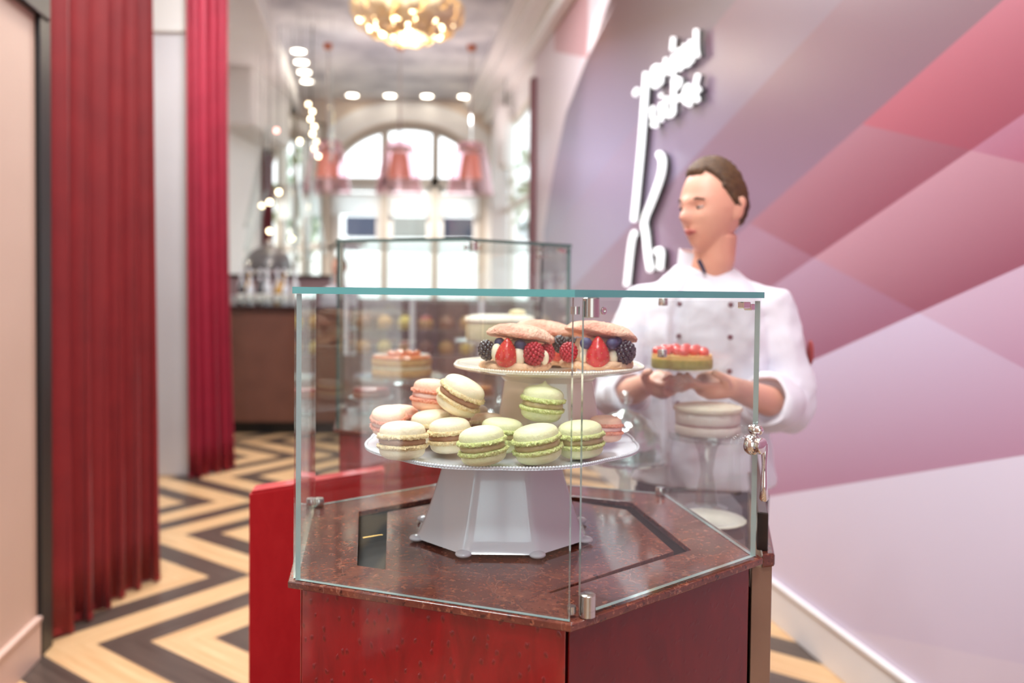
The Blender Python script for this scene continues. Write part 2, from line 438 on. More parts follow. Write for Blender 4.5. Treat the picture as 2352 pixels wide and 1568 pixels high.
# unseen wall behind the camera; its wide window is added for frontal light
mb = MB(); mb.box(-1.6, -1.2, -3.75, -3.6, 0, CEIL); mb.box(1.85, 2.6, -3.75, -3.6, 0, CEIL); mb.box(-1.2, 1.85, -3.75, -3.6, 4.2, CEIL); mb.box(-1.2, 1.85, -3.75, -3.6, 0, 0.2)
struct(mb.build('wall_back', M_white))
wf = MB()
for x in (-1.2, -0.1, 0.85, 1.77): wf.box(x, x + 0.08, -3.7, -3.6, 0.2, 4.2)
for z in (0.2, 2.5, 4.12): wf.box(-1.2, 1.85, -3.7, -3.6, z, z + 0.08)
f = struct(wf.build('window_4', mat('dark_window_frame', rgb(70, 58, 54), 0.4)))
MB().box(-1.15, 1.8, -3.66, -3.65, 0.25, 4.15).build('window_pane', GLW, f)
# ---- left side beyond the first curtain
struct(MB().prism([(-2.25, 3.325), (-1.90, 3.325), (-1.92, 3.36), (-2.03, 3.50), (-2.10, 4.2), (-2.96, 6.40), (-3.1, 6.42), (-2.3, 4.15)], 0, CEIL).build('wall_left_passage', mat('olive_paint', rgb(104, 78, 36), 0.6)))
pil = MB().box(-2.95, -2.47, 6.36, 7.05, 0, CEIL)
struct(pil.build('wall_pier', mat('cool_white_paint', rgb(224, 224, 230), 0.4, noise=(1.2, rgb(214, 212, 218), 3, .2)), bevel=0.01))
struct(MB().box(-2.97, -2.455, 6.335, 6.36, 3.40, CEIL).build('trim_6', M_white, bevel=0.004))
struct(MB().box(-3.75, -3.62, 6.9, 13.6, 0, CEIL).box(-3.75, -2.9, 6.95, 7.05, 0, CEIL).build('wall_left_far', M_white))
# soffit along the left of the ceiling and a bulkhead
def lf(y, o=0): return (-1.05 - 0.177 * y + o, y)
struct(MB().prism([lf(6.9), lf(13.5), (-3.9, 13.5), (-3.9, 6.9)], 4.18, CEIL).build('trim_7', M_white, bevel=0.02))
struct(MB().box(-3.65, -3.20, 10.2, 11.9, 3.45, 4.2).build('trim_8', mat('bulkhead_paint', rgb(224, 222, 218), 0.5), bevel=0.06, seg=4))
# ---- far wall with the arched window
YF = 13.4; AX, AW, ARISE, SPR = -1.735, 1.28, 0.95, 3.20
def arch(w, rise, n=24, z0=SPR):
    return [(AX - w * cos(pi * i / n), z0 + rise * sin(pi * i / n)) for i in range(n + 1)]
mb = MB()
ap = arch(AW, ARISE)
for (xa, za), (xb, zb) in zip(ap, ap[1:]):
    mb.add([(xa, YF, za), (xb, YF, zb), (xb, YF, CEIL), (xa, YF, CEIL), (xa, YF + .25, za), (xb, YF + .25, zb), (xb, YF + .25, CEIL), (xa, YF + .25, CEIL)],
           [(0, 1, 2, 3), (4, 7, 6, 5), (0, 4, 5, 1)])
mb.box(-3.8, AX - AW, YF, YF + .25, 0, CEIL); mb.box(AX + AW, -0.2, YF, YF + .25, 0, CEIL)
struct(mb.build('wall_far', mat('warm_cream_wall', rgb(232, 216, 200), 0.5)))
mb = MB()
o_ = arch(AW + .36, ARISE + .33); i_ = arch(AW + .02, ARISE + .02)
rings = []
for (a, b) in zip(o_, i_):
    rings.append([(a[0], YF, a[1]), (a[0], YF - .09, a[1]), (b[0], YF - .09, b[1]), (b[0], YF, b[1])])
mb.loft(rings)
for sx in (-1, 1):
    x0, x1 = sorted((AX + sx * (AW + .36), AX + sx * (AW + .02))); mb.box(x0, x1, YF - .09, YF, 0, SPR)
struct(mb.build('trim_9', M_white))
M_fr = mat('window_cream_frame', rgb(200, 192, 182), 0.45)
wf = MB()
fo = arch(AW + .01, ARISE + .01); fi = arch(AW - .10, ARISE - .10)
wf.loft([[(a[0], YF + .18, a[1]), (a[0], YF + .05, a[1]), (b[0], YF + .05, b[1]), (b[0], YF + .18, b[1])] for a, b in zip(fo, fi)])
for x0, x1 in ((AX - AW, AX - AW + .12), (AX + AW - .12, AX + AW)): wf.box(x0, x1, YF + .05, YF + .18, 0, SPR)
for x in (-2.09, -1.27): wf.box(x - .06, x + .06, YF + .03, YF + .18, 0, 4.02)
wf.box(AX - AW, AX + AW, YF + .03, YF + .18, SPR - .07, SPR + .07)
wf.box(AX - AW, AX + AW, YF + .05, YF + .16, 2.10, 2.16); wf.box(AX - AW, AX + AW, YF + .05, YF + .16, 0, 0.5)
f = struct(wf.build('window_1', M_fr))
# casement sashes below the blinds
for k, (xa, xb) in enumerate(((AX - AW + .12, -2.15), (-2.03, -1.33), (-1.21, AX + AW - .12))):
    s = MB(); t = .075
    for z0, z1 in ((2.16, 3.13),):
        s.box(xa, xa + t, YF + .07, YF + .13, z0, z1); s.box(xb - t, xb, YF + .07, YF + .13, z0, z1); s.box(xa, xb, YF + .07, YF + .13, z0, z0 + t); s.box(xa, xb, YF + .07, YF + .13, z1 - t, z1)
    s.build('sash', M_white, f)
    MB().box(xa, xb, YF + .09, YF + .10, 0.5, 3.2).build('window_pane', GLW, f)
# fabric blinds behind the arch window's upper panes
M_blind = mat('white_blind_fabric', rgb(245, 245, 245), 0.8)
_nt = M_blind.node_tree; _tl = _nt.nodes.new('ShaderNodeBsdfTranslucent'); _tl.inputs[0].default_value = (.95, .95, .95, 1)
_mx = _nt.nodes.new('ShaderNodeMixShader'); _mx.inputs[0].default_value = .7
_nt.links.new(_nt.nodes['Principled BSDF'].outputs[0], _mx.inputs[1]); _nt.links.new(_tl.outputs[0], _mx.inputs[2]); _nt.links.new(_mx.outputs[0], _nt.nodes['Material Output'].inputs['Surface'])
b = MB()
proto = None
for k, (xa, xb) in enumerate(((-2.94, -2.17), (-2.01, -1.35), (-1.19, -0.55))):
    s = MB().box(xa, xb, YF - .03, YF - .018, 2.66, 2.98)
    o = s.build('roller_blind', M_blind)
    tag(o, ['white roller blind half lowered in the left third of the arched window', 'white roller blind half lowered in the middle third of the arched window',
            'white roller blind half lowered in the right third of the arched window'][k], 'blind', 'roller blinds of the arched window')
    MB().tube([(xa, YF - .035, 2.99), (xb, YF - .035, 2.99)], .022).build('blind_roller', M_white, o)
# recessed ceiling lights
M_bulb = mat('lamp_glow', (1, 1, 1, 1), 0.5, emit=(1.0, 0.90, 0.74, 1), estr=14)
def downlight(x, y, label, grp):
    o = thing('ceiling_light', label, 'ceiling light', (x, y, CEIL - .018), grp)
    MB().lathe([(0.085, 0.017), (0.12, 0.017), (0.12, 0.0), (0.10, -0.004), (0.085, 0.0), (0.085, 0.017)], 24).build('trim_ring', M_white, o, local=True, smooth=40)
    MB().lathe([(0.0, 0.012), (0.084, 0.012), (0.084, 0.004), (0.0, 0.002)], 24).build('lamp_disc', M_bulb, o, local=True, smooth=40)
for i in range(4):
    downlight(-2.77 - .09 * i, 10.67 + .51 * i, 'round ceiling light, %s of the four in a row beside the left soffit' % ['nearest', 'second nearest', 'third nearest', 'farthest'][i], 'ceiling lights along the left soffit')
for i, x in enumerate((-2.54, -1.95, -1.37, -0.79)):
    downlight(x, 13.05, 'round ceiling light, %s of the four above the arched window' % ['leftmost', 'second from the left', 'third from the left', 'rightmost'][i], 'ceiling lights above the arched window')
# ================================================================== CABINETS AND GLASS CASES
def marble_mat():
    m = bpy.data.materials.new('red_marble'); m.use_nodes = True
    nt = m.node_tree; N = nt.nodes; L = nt.links; b = N['Principled BSDF']
    co = N.new('ShaderNodeTexCoord')
    n1 = N.new('ShaderNodeTexNoise'); n1.inputs['Scale'].default_value = 11; n1.inputs['Detail'].default_value = 12; n1.inputs['Roughness'].default_value = .72; n1.inputs['Distortion'].default_value = .3
    L.new(co.outputs['Object'], n1.inputs['Vector'])
    r1 = N.new('ShaderNodeValToRGB'); e = r1.color_ramp.elements
    e[0].position = .28; e[0].color = rgb(64, 34, 32); e[1].position = .78; e[1].color = rgb(146, 84, 64)
    q = e.new(.50); q.color = rgb(104, 54, 44)
    L.new(n1.outputs['Fac'], r1.inputs[0])
    n2 = N.new('ShaderNodeTexNoise'); n2.inputs['Scale'].default_value = 140; n2.inputs['Detail'].default_value = 4
    L.new(co.outputs['Object'], n2.inputs['Vector'])
    r2 = N.new('ShaderNodeValToRGB'); r2.color_ramp.elements[0].position = .56; r2.color_ramp.elements[0].color = (0, 0, 0, 1); r2.color_ramp.elements[1].position = .74; r2.color_ramp.elements[1].color = (.8, .8, .8, 1)
    L.new(n2.outputs['Fac'], r2.inputs[0])
    mx = N.new('ShaderNodeMix'); mx.data_type = 'RGBA'; L.new(r2.outputs[0], mx.inputs['Factor']); L.new(r1.outputs[0], mx.inputs['A']); mx.inputs['B'].default_value = rgb(170, 104, 78)
    n3 = N.new('ShaderNodeTexNoise'); n3.inputs['Scale'].default_value = 110; n3.inputs['Detail'].default_value = 3
    mp = N.new('ShaderNodeMapping'); mp.inputs['Location'].default_value = (3, 7, 1); L.new(co.outputs['Object'], mp.inputs[0]); L.new(mp.outputs[0], n3.inputs['Vector'])
    r3 = N.new('ShaderNodeValToRGB'); r3.color_ramp.elements[0].position = .62; r3.color_ramp.elements[0].color = (0, 0, 0, 1); r3.color_ramp.elements[1].position = .68; r3.color_ramp.elements[1].color = (.75, .75, .75, 1)
    L.new(n3.outputs['Fac'], r3.inputs[0])
    mx2 = N.new('ShaderNodeMix'); mx2.data_type = 'RGBA'; L.new(r3.outputs[0], mx2.inputs['Factor']); L.new(mx.outputs['Result'], mx2.inputs['A']); mx2.inputs['B'].default_value = rgb(48, 26, 26)
    # pale calcite veins
    wv = N.new('ShaderNodeTexVoronoi'); wv.feature = 'DISTANCE_TO_EDGE'; wv.inputs['Scale'].default_value = 4.2
    n4 = N.new('ShaderNodeTexNoise'); n4.inputs['Scale'].default_value = 6; n4.inputs['Detail'].default_value = 5; L.new(co.outputs['Object'], n4.inputs['Vector'])
    va = N.new('ShaderNodeVectorMath'); va.operation = 'MULTIPLY_ADD'; L.new(n4.outputs['Color'], va.inputs[0]); va.inputs[1].default_value = (.35, .35, .35); L.new(co.outputs['Object'], va.inputs[2]); L.new(va.outputs[0], wv.inputs['Vector'])
    r4 = N.new('ShaderNodeValToRGB'); r4.color_ramp.elements[0].position = .0; r4.color_ramp.elements[0].color = (.22, .22, .22, 1); r4.color_ramp.elements[1].position = .006; r4.color_ramp.elements[1].color = (0, 0, 0, 1)
    L.new(wv.outputs['Distance'], r4.inputs[0])
    mx3 = N.new('ShaderNodeMix'); mx3.data_type = 'RGBA'; L.new(r4.outputs[0], mx3.inputs['Factor']); L.new(mx2.outputs['Result'], mx3.inputs['A']); mx3.inputs['B'].default_value = rgb(205, 160, 140)
    L.new(mx3.outputs['Result'], b.inputs['Base Color'])
    b.inputs['Roughness'].default_value = 0.09; b.inputs['Specular IOR Level'].default_value = 0.6
    return m
M_marble = marble_mat()
def lacquer_mat(name, c1, c2, figure=True, rough=.3):
    m = bpy.data.materials.new(name); m.use_nodes = True
    nt = m.node_tree; N = nt.nodes; L = nt.links; b = N['Principled BSDF']
    co = N.new('ShaderNodeTexCoord'); mp = N.new('ShaderNodeMapping'); mp.inputs['Scale'].default_value = (1, 1, .32)
    L.new(co.outputs['Object'], mp.inputs[0])
    n1 = N.new('ShaderNodeTexNoise'); n1.inputs['Scale'].default_value = 26; n1.inputs['Detail'].default_value = 6; n1.inputs['Roughness'].default_value = .6; n1.inputs['Distortion'].default_value = 1.2
    L.new(mp.outputs[0], n1.inputs['Vector'])
    r1 = N.new('ShaderNodeValToRGB'); r1.color_ramp.elements[0].position = .25; r1.color_ramp.elements[0].color = c1; r1.color_ramp.elements[1].position = .8; r1.color_ramp.elements[1].color = c2
    L.new(n1.outputs['Fac'], r1.inputs[0])
    # bird's-eye dots
    v = N.new('ShaderNodeTexVoronoi'); v.inputs['Scale'].default_value = 48 if figure else 60
    mp2 = N.new('ShaderNodeMapping'); mp2.inputs['Scale'].default_value = (1, 1, .7); L.new(co.outputs['Object'], mp2.inputs[0])
    va = N.new('ShaderNodeVectorMath'); va.operation = 'MULTIPLY_ADD'; L.new(n1.outputs['Color'], va.inputs[0]); va.inputs[1].default_value = (.012, .012, .02); L.new(mp2.outputs[0], va.inputs[2])
    sx_ = N.new('ShaderNodeSeparateXYZ'); L.new(va.outputs[0], sx_.inputs[0])
    m1 = N.new('ShaderNodeMath'); m1.operation = 'MULTIPLY'; m1.inputs[1].default_value = -.34; L.new(sx_.outputs['Y'], m1.inputs[0])
    m2 = N.new('ShaderNodeMath'); m2.operation = 'MULTIPLY_ADD'; m2.inputs[1].default_value = .94; L.new(sx_.outputs['X'], m2.inputs[0]); L.new(m1.outputs[0], m2.inputs[2])
    cb = N.new('ShaderNodeCombineXYZ'); L.new(m2.outputs[0], cb.inputs[0]); L.new(sx_.outputs['Z'], cb.inputs[1])
    v.voronoi_dimensions = '2D'; L.new(cb.outputs[0], v.inputs['Vector'])
    r2 = N.new('ShaderNodeValToRGB'); r2.color_ramp.elements[0].position = .06; r2.color_ramp.elements[0].color = (1, 1, 1, 1); r2.color_ramp.elements[1].position = .17; r2.color_ramp.elements[1].color = (0, 0, 0, 1)
    L.new(v.outputs['Distance'], r2.inputs[0])
    s = N.new('ShaderNodeMath'); s.operation = 'MULTIPLY'; s.inputs[1].default_value = .5 if figure else .12; L.new(r2.outputs[0], s.inputs[0])
    mx = N.new('ShaderNodeMix'); mx.data_type = 'RGBA'; L.new(s.outputs[0], mx.inputs['Factor']); L.new(r1.outputs[0], mx.inputs['A']); mx.inputs['B'].default_value = tuple(x * .45 for x in c1[:3]) + (1,)
    L.new(mx.outputs['Result'], b.inputs['Base Color'])
    b.inputs['Roughness'].default_value = rough; b.inputs['Coat Weight'].default_value = 1.0 if figure else .45; b.inputs['Coat Roughness'].default_value = .06
    b.inputs['Specular IOR Level'].default_value = .5 if figure else .25
    bp = N.new('ShaderNodeBump'); bp.inputs['Strength'].default_value = .5 if figure else .12; bp.inputs['Distance'].default_value = .0012
    ad = N.new('ShaderNodeMath'); ad.operation = 'MULTIPLY_ADD'; L.new(r2.outputs[0], ad.inputs[0]); ad.inputs[1].default_value = 1.2; L.new(n1.outputs['Fac'], ad.inputs[2])
    L.new(ad.outputs[0], bp.inputs['Height']); L.new(bp.outputs[0], b.inputs['Normal'])
    return m
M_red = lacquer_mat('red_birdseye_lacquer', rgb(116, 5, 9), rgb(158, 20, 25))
M_red_shaded = lacquer_mat('red_lacquer_side', rgb(90, 3, 6), rgb(112, 8, 12), False)  # same red lacquer, darkened for the panel turned from the left window
M_redf = lacquer_mat('bright_red_lacquer', rgb(170, 30, 36), rgb(186, 42, 46), False, .4)
M_edge = mat('glass_edge_teal', rgb(96, 164, 166), 0.2, spec=0.5)
M_edged = mat('glass_edge_dark_teal', rgb(70, 104, 100), 0.2, spec=0.7, coat=1.0)
M_clearedge = mat('glass_edge_clear', rgb(176, 204, 200), 0.08, spec=0.9, metal=.35, coat=1.0)
M_chrome = mat('brushed_chrome', rgb(200, 196, 190), 0.22, 1.0)
M_polish = mat('polished_chrome', rgb(225, 222, 220), 0.05, 1.0)
M_dark = mat('dark_core', rgb(24, 16, 14), 0.7)
M_recess = mat('recess_dark_bronze', rgb(44, 33, 24), 0.7, spec=.2)
GLP = glass_mat('pane_glass', (0.965, 0.985, 0.98, 1), 0.048)

def pane(P, Q, Pi, Qi, z0, z1, name, parent, edge, label=None):
    """one sheet: outer line P-Q, inner line Pi-Qi; the broad faces are clear, the cut edges tinted"""
    mb = MB()
    vs_ = [(P[0], P[1], z0), (Q[0], Q[1], z0), (Qi[0], Qi[1], z0), (Pi[0], Pi[1], z0), (P[0], P[1], z1), (Q[0], Q[1], z1), (Qi[0], Qi[1], z1), (Pi[0], Pi[1], z1)]
    mb.add(vs_, [(0, 1, 5, 4), (2, 3, 7, 6)] + ([] if name in ('door', 'front_pane') or edge is M_edged else [(0, 4, 7, 3), (1, 2, 6, 5)])); mb.cur = 1
    mb.add(vs_, [(0, 3, 2, 1), (4, 5, 6, 7)] + ([(0, 4, 7, 3), (1, 2, 6, 5)] if name in ('door', 'front_pane') or edge is M_edged else []))
    o = mb.build(name, [GLP, edge], parent, recalc=False)
    if label: o['label'] = label
    return o
def mix2(a, b, t): return (a[0] + (b[0] - a[0]) * t, a[1] + (b[1] - a[1]) * t)
def glass_case(c, R, phi, z0, z1, edge, label, detail=True):
    t = thing('glass_display_case', label, 'display case', (c[0], c[1], z0))
    H = hexpts(c, R, phi); I = hexpts(c, R - .0080, phi)   # 0=front vertex B, 1=C, 2=D, 3=E, 4=F, 5=A
    zt = z1 - .0095
    names = {0: 'door', 1: 'side_pane', 2: 'back_pane', 3: 'back_pane', 4: 'side_pane', 5: 'front_pane'}
    door = None
    for k in range(6):
        j = (k + 1) % 6
        P, Q, Pi, Qi = H[k], H[j], I[k], I[j]
        a, b = (0.004 / R, 1 - 0.004 / R)
        if k == 0: a, b = .018 / R, 1 - .006 / R
        if k == 5: b = 1 - .0005
        P2, Q2 = mix2(P, Q, a), mix2(P, Q, b); Pi2, Qi2 = mix2(Pi, Qi, a), mix2(Pi, Qi, b)
        zz0, zz1 = z0 + .0008, zt - .0006
        if k == 0: zz0, zz1 = z0 + .004, zt - .0045
        o = pane(P2, Q2, Pi2, Qi2, zz0, zz1, names[k], t, M_clearedge if edge is M_edge else edge, 'hinged clear glass door pane with chrome hinges and handle' if k == 0 else None)
        if k == 0: door = o
    # top sheet, a hair proud of the sides
    T = hexpts(c, R + .003, phi); mb = MB(); n = 6
    vs_ = [(p[0], p[1], zt) for p in T] + [(p[0], p[1], z1) for p in T]
    mb.add(vs_, [tuple(reversed(range(6))), tuple(range(6, 12))]); mb.cur = 1
    mb.add(vs_, [(i, (i + 1) % 6, 6 + (i + 1) % 6, 6 + i) for i in range(6)])
    mb.build('top_pane', [GLP, edge], t, recalc=False)
    # door hardware
    B, Cc = H[0], H[1]
    dx = Vector((Cc[0] - B[0], Cc[1] - B[1], 0)).normalized(); nrm = Vector((dx.y, -dx.x, 0))   # outward
    def on(s, out=0.0, z=0.0): p = Vector((B[0], B[1], 0)) + dx * s + nrm * out; return Vector((p.x, p.y, z))
    for (za, zb) in ((zt - .026, zt - .0004), (z0 + .0004, z0 + .030)):
        h = MB(); p = on(.030, .0005)
        h.lathe([(0, 0), (.0095, 0), (.0110, .0008), (.0110, zb - za - .001), (.0095, zb - za), (0, zb - za)], 28, (p.x, p.y, za))
        zc = z0 + .009 if za < z0 + .1 else zt - .0115
        h.lathe([(.0112, -.0006), (.0112, .0006)], 28, (p.x, p.y, zc))
        o = h.build('hinge', M_chrome, door, smooth=35)
        h2 = MB(); q = on(.014, -.012); h2.lathe([(0, 0), (.006, 0), (.006, .01), (0, .01)], 16, (q.x, q.y, za + .004)); h2.build('hinge_pin', M_chrome, o, smooth=35)
    # screw rosette
    s_ = MB(); p = on(.052, .0012, zt - .0175)
    Mr = Matrix.Translation(p) @ nrm.to_track_quat('Z', 'Y').to_matrix().to_4x4()
    s_.lathe([(0, 0), (.0028, .0), (.0028, .0016), (.0048, .0016), (.0052, .0006), (.0052, 0)], 20, M=Mr)
    s_.build('screw_rosette', M_polish, door, smooth=35)
    # latch at the far end
    la = MB(); p = on(R - .035, 0, 0)
    R2 = Matrix.Translation(on(R - .040, -.004, zt - .011)) @ Matrix.Rotation(atan2(dx.y, dx.x), 4, 'Z')
    la.box(-.012, .006, -.006, .006, -.005, .005, R2); la.box(.006, .016, -.007, .007, -.008, .002, R2)
    la.build('latch', M_polish, door, bevel=.0012)
    # lever handle
    if detail:
        hz = 1.225
        p = on(R - .030, .006, hz); Mq = Matrix.Translation(p) @ nrm.to_track_quat('Z', 'Y').to_matrix().to_4x4()
        hd = MB()
        hd.lathe([(0, -.006), (.0145, -.006), (.0165, -.002), (.0165, .004), (.0135, .008), (.012, .010), (.013, .014), (.0125, .019), (.008, .022), (0, .0225)], 32, M=Mq)
        hdl = hd.build('handle', M_polish, door, smooth=50)
        up = MB(); q = on(R - .020, .004, hz + .022); Mu = Matrix.Translation(q) @ nrm.to_track_quat('Z', 'Y').to_matrix().to_4x4()
        up.lathe([(0, -.01), (.007, -.008), (.009, 0), (.007, .010), (.003, .014), (0, .0145)], 20, M=Mu); up.build('keyhole_knob', M_polish, hdl, smooth=50)
        lv = MB(); q = on(R - .023, .024, hz)
        lv.tube([q + Vector((0, 0, .004)), q + Vector((0, 0, -.006)), q + Vector((0, 0, -.030)), q + Vector((0, 0, -.060)), q + Vector((0, 0, -.082)), q + Vector((0, 0, -.086))],
                [.0048, .0055, .0040, .0052, .0072, .0045], 14)
        lv.build('lever', M_polish, hdl, smooth=50)
    # small glass clamps at the back corners
    for (k, z) in ((2, z0 + .009), (2, zt - .012), (4, z0 + .009), (2, 1.335)):
        p = I[k]; m_ = MB().lathe([(0, -.008), (.009, -.008), (.010, -.006), (.010, .006), (.009, .008), (0, .008)], 16, (p[0] * .98 + c[0] * .02, p[1] * .98 + c[1] * .02, z))
        m_.build('corner_clamp', M_chrome, t, smooth=35)
    return t
def cabinet(c, R, phi, ztop, label, wl, mats=None):
    """red cabinet body: six lacquered panels with fine seams on a dark core, then a separate marble worktop"""
    t = thing('hexagonal_cabinet', label, 'cabinet', (c[0], c[1], 0))
    H = hexpts(c, R - .012, phi); core = hexpts(c, R - .032, phi)
    cr = MB().prism(core, 0.0, ztop - .080); cr.ring(core, hexpts(c, .330, phi), ztop - .080, ztop - .0106); cr.build('core', M_dark, t)
    MB().prism(hexpts(c, R - .05, phi), 0.0, .08).build('plinth', M_black, t)
    for k in range(6):
        j = (k + 1) % 6
        a, b = .0022 / R, 1 - .0022 / R
        P, Q = mix2(H[k], H[j], a), mix2(H[k], H[j], b)
        I = hexpts(c, R - .0315, phi)
        Pi, Qi = mix2(I[k], I[j], a), mix2(I[k], I[j], b)
        m = M_red_shaded if k == 0 else M_red
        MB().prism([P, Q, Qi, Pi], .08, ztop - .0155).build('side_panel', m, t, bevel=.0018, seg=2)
    w = thing('marble_worktop', wl, 'worktop', (c[0], c[1], ztop - .010))
    S = hexpts(c, R + .0075, phi)
    return t, w, S
C1, R1, PH = (.006, 1.449), .415, 10.0
cab1, wt1, S1 = cabinet(C1, R1, PH, 1.04, 'red bird\'s-eye lacquered hexagonal cabinet in the foreground under the marble top', 'polished red-brown marble hexagonal top with a sunken inset, under the front glass case')
HO = hexpts(C1, .31, PH)
MB().ring(S1, HO, 1.030, 1.04).build('marble_slab', M_marble, wt1, bevel=.0012)
PANEL = [(.052, 1.1455), (.268, 1.338), (.226, 1.590), (-.01, 1.735), (-.232, 1.556), (-.186, 1.2345)]
MB().prism(PANEL, 1.022, 1.0395).build('inset_panel', M_marble, wt1, bevel=.001, label='darker loose marble panel set in the hexagonal recess')
rec = MB(); rec.ring(hexpts(C1, .318, PH), hexpts(C1, .3105, PH), .975, 1.0295); rec.prism(hexpts(C1, .318, PH), .968, .975)
rec.build('recess_tray', M_recess, wt1)
MB().tube([(-.268, 1.50, 1.006), (-.235, 1.52, 1.006)], .0012, 8).build('brass_strip', mat('brass', rgb(200, 160, 90), .2, 1.0), wt1)
case1 = glass_case(C1, R1 - .0005, PH, 1.04, 1.4625, M_edge, 'clear frameless hexagonal glass case in front, holding the macaron and meringue stands')
C2 = (-.207, 2.739)
cab2, wt2, S2 = cabinet(C2, R1, PH, 1.04, 'red hexagonal cabinet further back, under the taller glass case', 'pale-reflecting marble hexagonal top on the cabinet further back')
MB().prism(S2, 1.030, 1.04).build('marble_slab', M_marble, wt2, bevel=.0012)
case2 = glass_case(C2, R1 - .0005, PH, 1.04, 1.608, M_edged, 'taller hexagonal glass case further back with dark-edged top, holding cakes on glass stands', False)
# low red lacquered block left of the front cabinet
def dirv(a): return (cos(radians(a)), sin(radians(a)))
p0 = (-.603, 1.90); d1 = dirv(42); d2 = dirv(98)
blk = [p0, (p0[0] + d1[0] * .37, p0[1] + d1[1] * .37), (p0[0] + d1[0] * .37 + d2[0] * .06, p0[1] + d1[1] * .37 + d2[1] * .06), (p0[0] + d2[0] * .06, p0[1] + d2[1] * .06)]
t = thing('red_partition', 'low bright red lacquered partition standing left of and behind the front cabinet', 'partition', (p0[0], p0[1], 0))
MB().prism(blk, .0, .985).build('panel', M_redf, t, bevel=.003)
MB().prism([mix2(p, (-.46, 2.05), .03) for p in blk], .985, .990).build('top_cap', M_redf, t)

# ---- chef's service counter behind, right
M_taupe = mat('taupe_panel', rgb(140, 110, 88), 0.45, noise=(14, rgb(128, 98, 78), 4, .25))
M_dbrown = mat('dark_brown_stone', rgb(58, 38, 36), 0.10, noise=(20, rgb(78, 52, 48), 6, .2))
M_block = mat('near_black_stone', rgb(36, 26, 24), 0.25, noise=(30, rgb(48, 34, 30), 5, .2))
t = thing('service_counter', 'dark stone service counter the chef stands behind, right of the front glass case', 'counter', (.4, 1.8, 0))
WP = [(.412, 1.40), (.545, 1.93), (.552, 2.06), (.02, 2.06), (.0, 1.905), (.362, 1.765)]
MB().prism(WP, .936, .96).build('worktop', M_dbrown, t, bevel=.002)
MB().prism([mix2(p, (.35, 1.9), .03) for p in WP], .0, .936).build('cabinet_body', M_taupe, t)
PR = [(.391, 1.322), (.4275, 1.333), (.582, 1.93), (.562, 1.94)]
MB().prism([mix2(p, (.49, 1.64), .01) for p in PR], 0, 1.018).build('end_panel', M_taupe, t, bevel=.002)
MB().prism([(.4065, 1.320), (.430, 1.328), (.586, 1.94), (.560, 1.945)], 1.018, 1.04).build('end_panel_cap', M_marble, t, bevel=.004)
MB().prism([(.4050, 1.345), (.4215, 1.338), (.575, 1.93), (.564, 1.935)], 1.04, 1.103).build('raised_ledge', M_block, t, bevel=.002)
# ================================================================== CAKE STANDS, MACARONS, PASTRIES
M_porc = mat('white_porcelain', rgb(212, 214, 222), 0.10, spec=0.6, coat=.6)
M_porc2 = mat('cream_porcelain', rgb(238, 230, 214), 0.12, spec=0.6, coat=.6)
def cake_stand(name, label, loc, H, rb, rt, rp, m, lobes, nb, dish, tilt=22.5, grp='white porcelain cake stands in the front case', feet=True):
    t = thing(name, label, 'cake stand', loc, grp)
    # octagonal flared pedestal with softened arrises
    def octr(r, a):
        k = (a - radians(tilt)) % (pi / 4) - pi / 8
        return r * (cos(pi / 8) / cos(k)) * (1 - .012 * math.exp(-((abs(k) - pi / 8) / .03) ** 2))
    prof = []
    for i in range(15):
        u = i / 14
        r = rb + (rt - rb) * (u ** .78)
        prof.append((r, .006 + u * (H - .018)))
    prof = [(rb * .97, .006)] + prof + [(rt * 1.02, H - .011), (rt * 1.10, H - .004), (rt * 1.12, H - .001)]
    MB().lathe(prof, 128, rfun=lambda r, z, a, j: octr(r, a)).build('pedestal', m, t, local=True, smooth=22)
    if feet:
        for k in range(8):
            a = radians(tilt) + k * pi / 4 + pi / 4
            c = (rb * .975 * cos(a), rb * .975 * sin(a), .0058)
            MB().ell(c, (.0135, .0135, .0058), 20, 10).build('foot', m, t, local=True, smooth=60)
    def sc(a):
        k = a * lobes / (2 * pi); f = k - math.floor(k)
        return 1 + .016 * (abs(sin(pi * f)) ** .5) + .022 * sin(pi * f) ** 2 - .028
    D = dish
    prof = [(0, H - .001), (rt * 1.1, H - .001), (rp * .70, H + .001), (rp * .88, H + .003 + D * .30), (rp * .97, H + .003 + D * .8), (rp * 1.0, H + .003 + D), (rp * .995, H + .0065 + D), (rp * .955, H + .0058 + D * .85), (rp * .87, H + .0075 + D * .33), (rp * .70, H + .0062), (0, H + .0062)]
    MB().lathe(prof, 192, rfun=lambda r, z, a, j: r * (1 + (sc(a) - 1) * min(1, max(0, (r / rp - .55) / .45)))).build('plate', m, t, local=True, smooth=50)
    b = MB()
    for k in range(nb):
        a = 2 * pi * k / nb; r = rp * .992 * sc(a)
        b.ell((r * cos(a), r * sin(a), H + .0062 + D), (.0028, .0028, .0026), 8, 5)
    b.build('beaded_rim', m, t, local=True, smooth=80)
    return t
ZP = 1.0402
st1 = cake_stand('cake_stand', 'large white porcelain cake stand with octagonal flared foot and beaded rim, holding the macarons', (-.014, 1.432, ZP), .150, .156, .105, .236, M_porc, 8, 300, .005)
ZL = ZP + .150 + .0062
st2 = cake_stand('cake_stand', 'smaller white beaded cake stand rising behind the macarons, holding the berry meringues', (.066, 1.480, ZL + .0005), .118, .104, .084, .170, M_porc2, 8, 220, .009, feet=False)
ZU = ZL + .118 + .0092

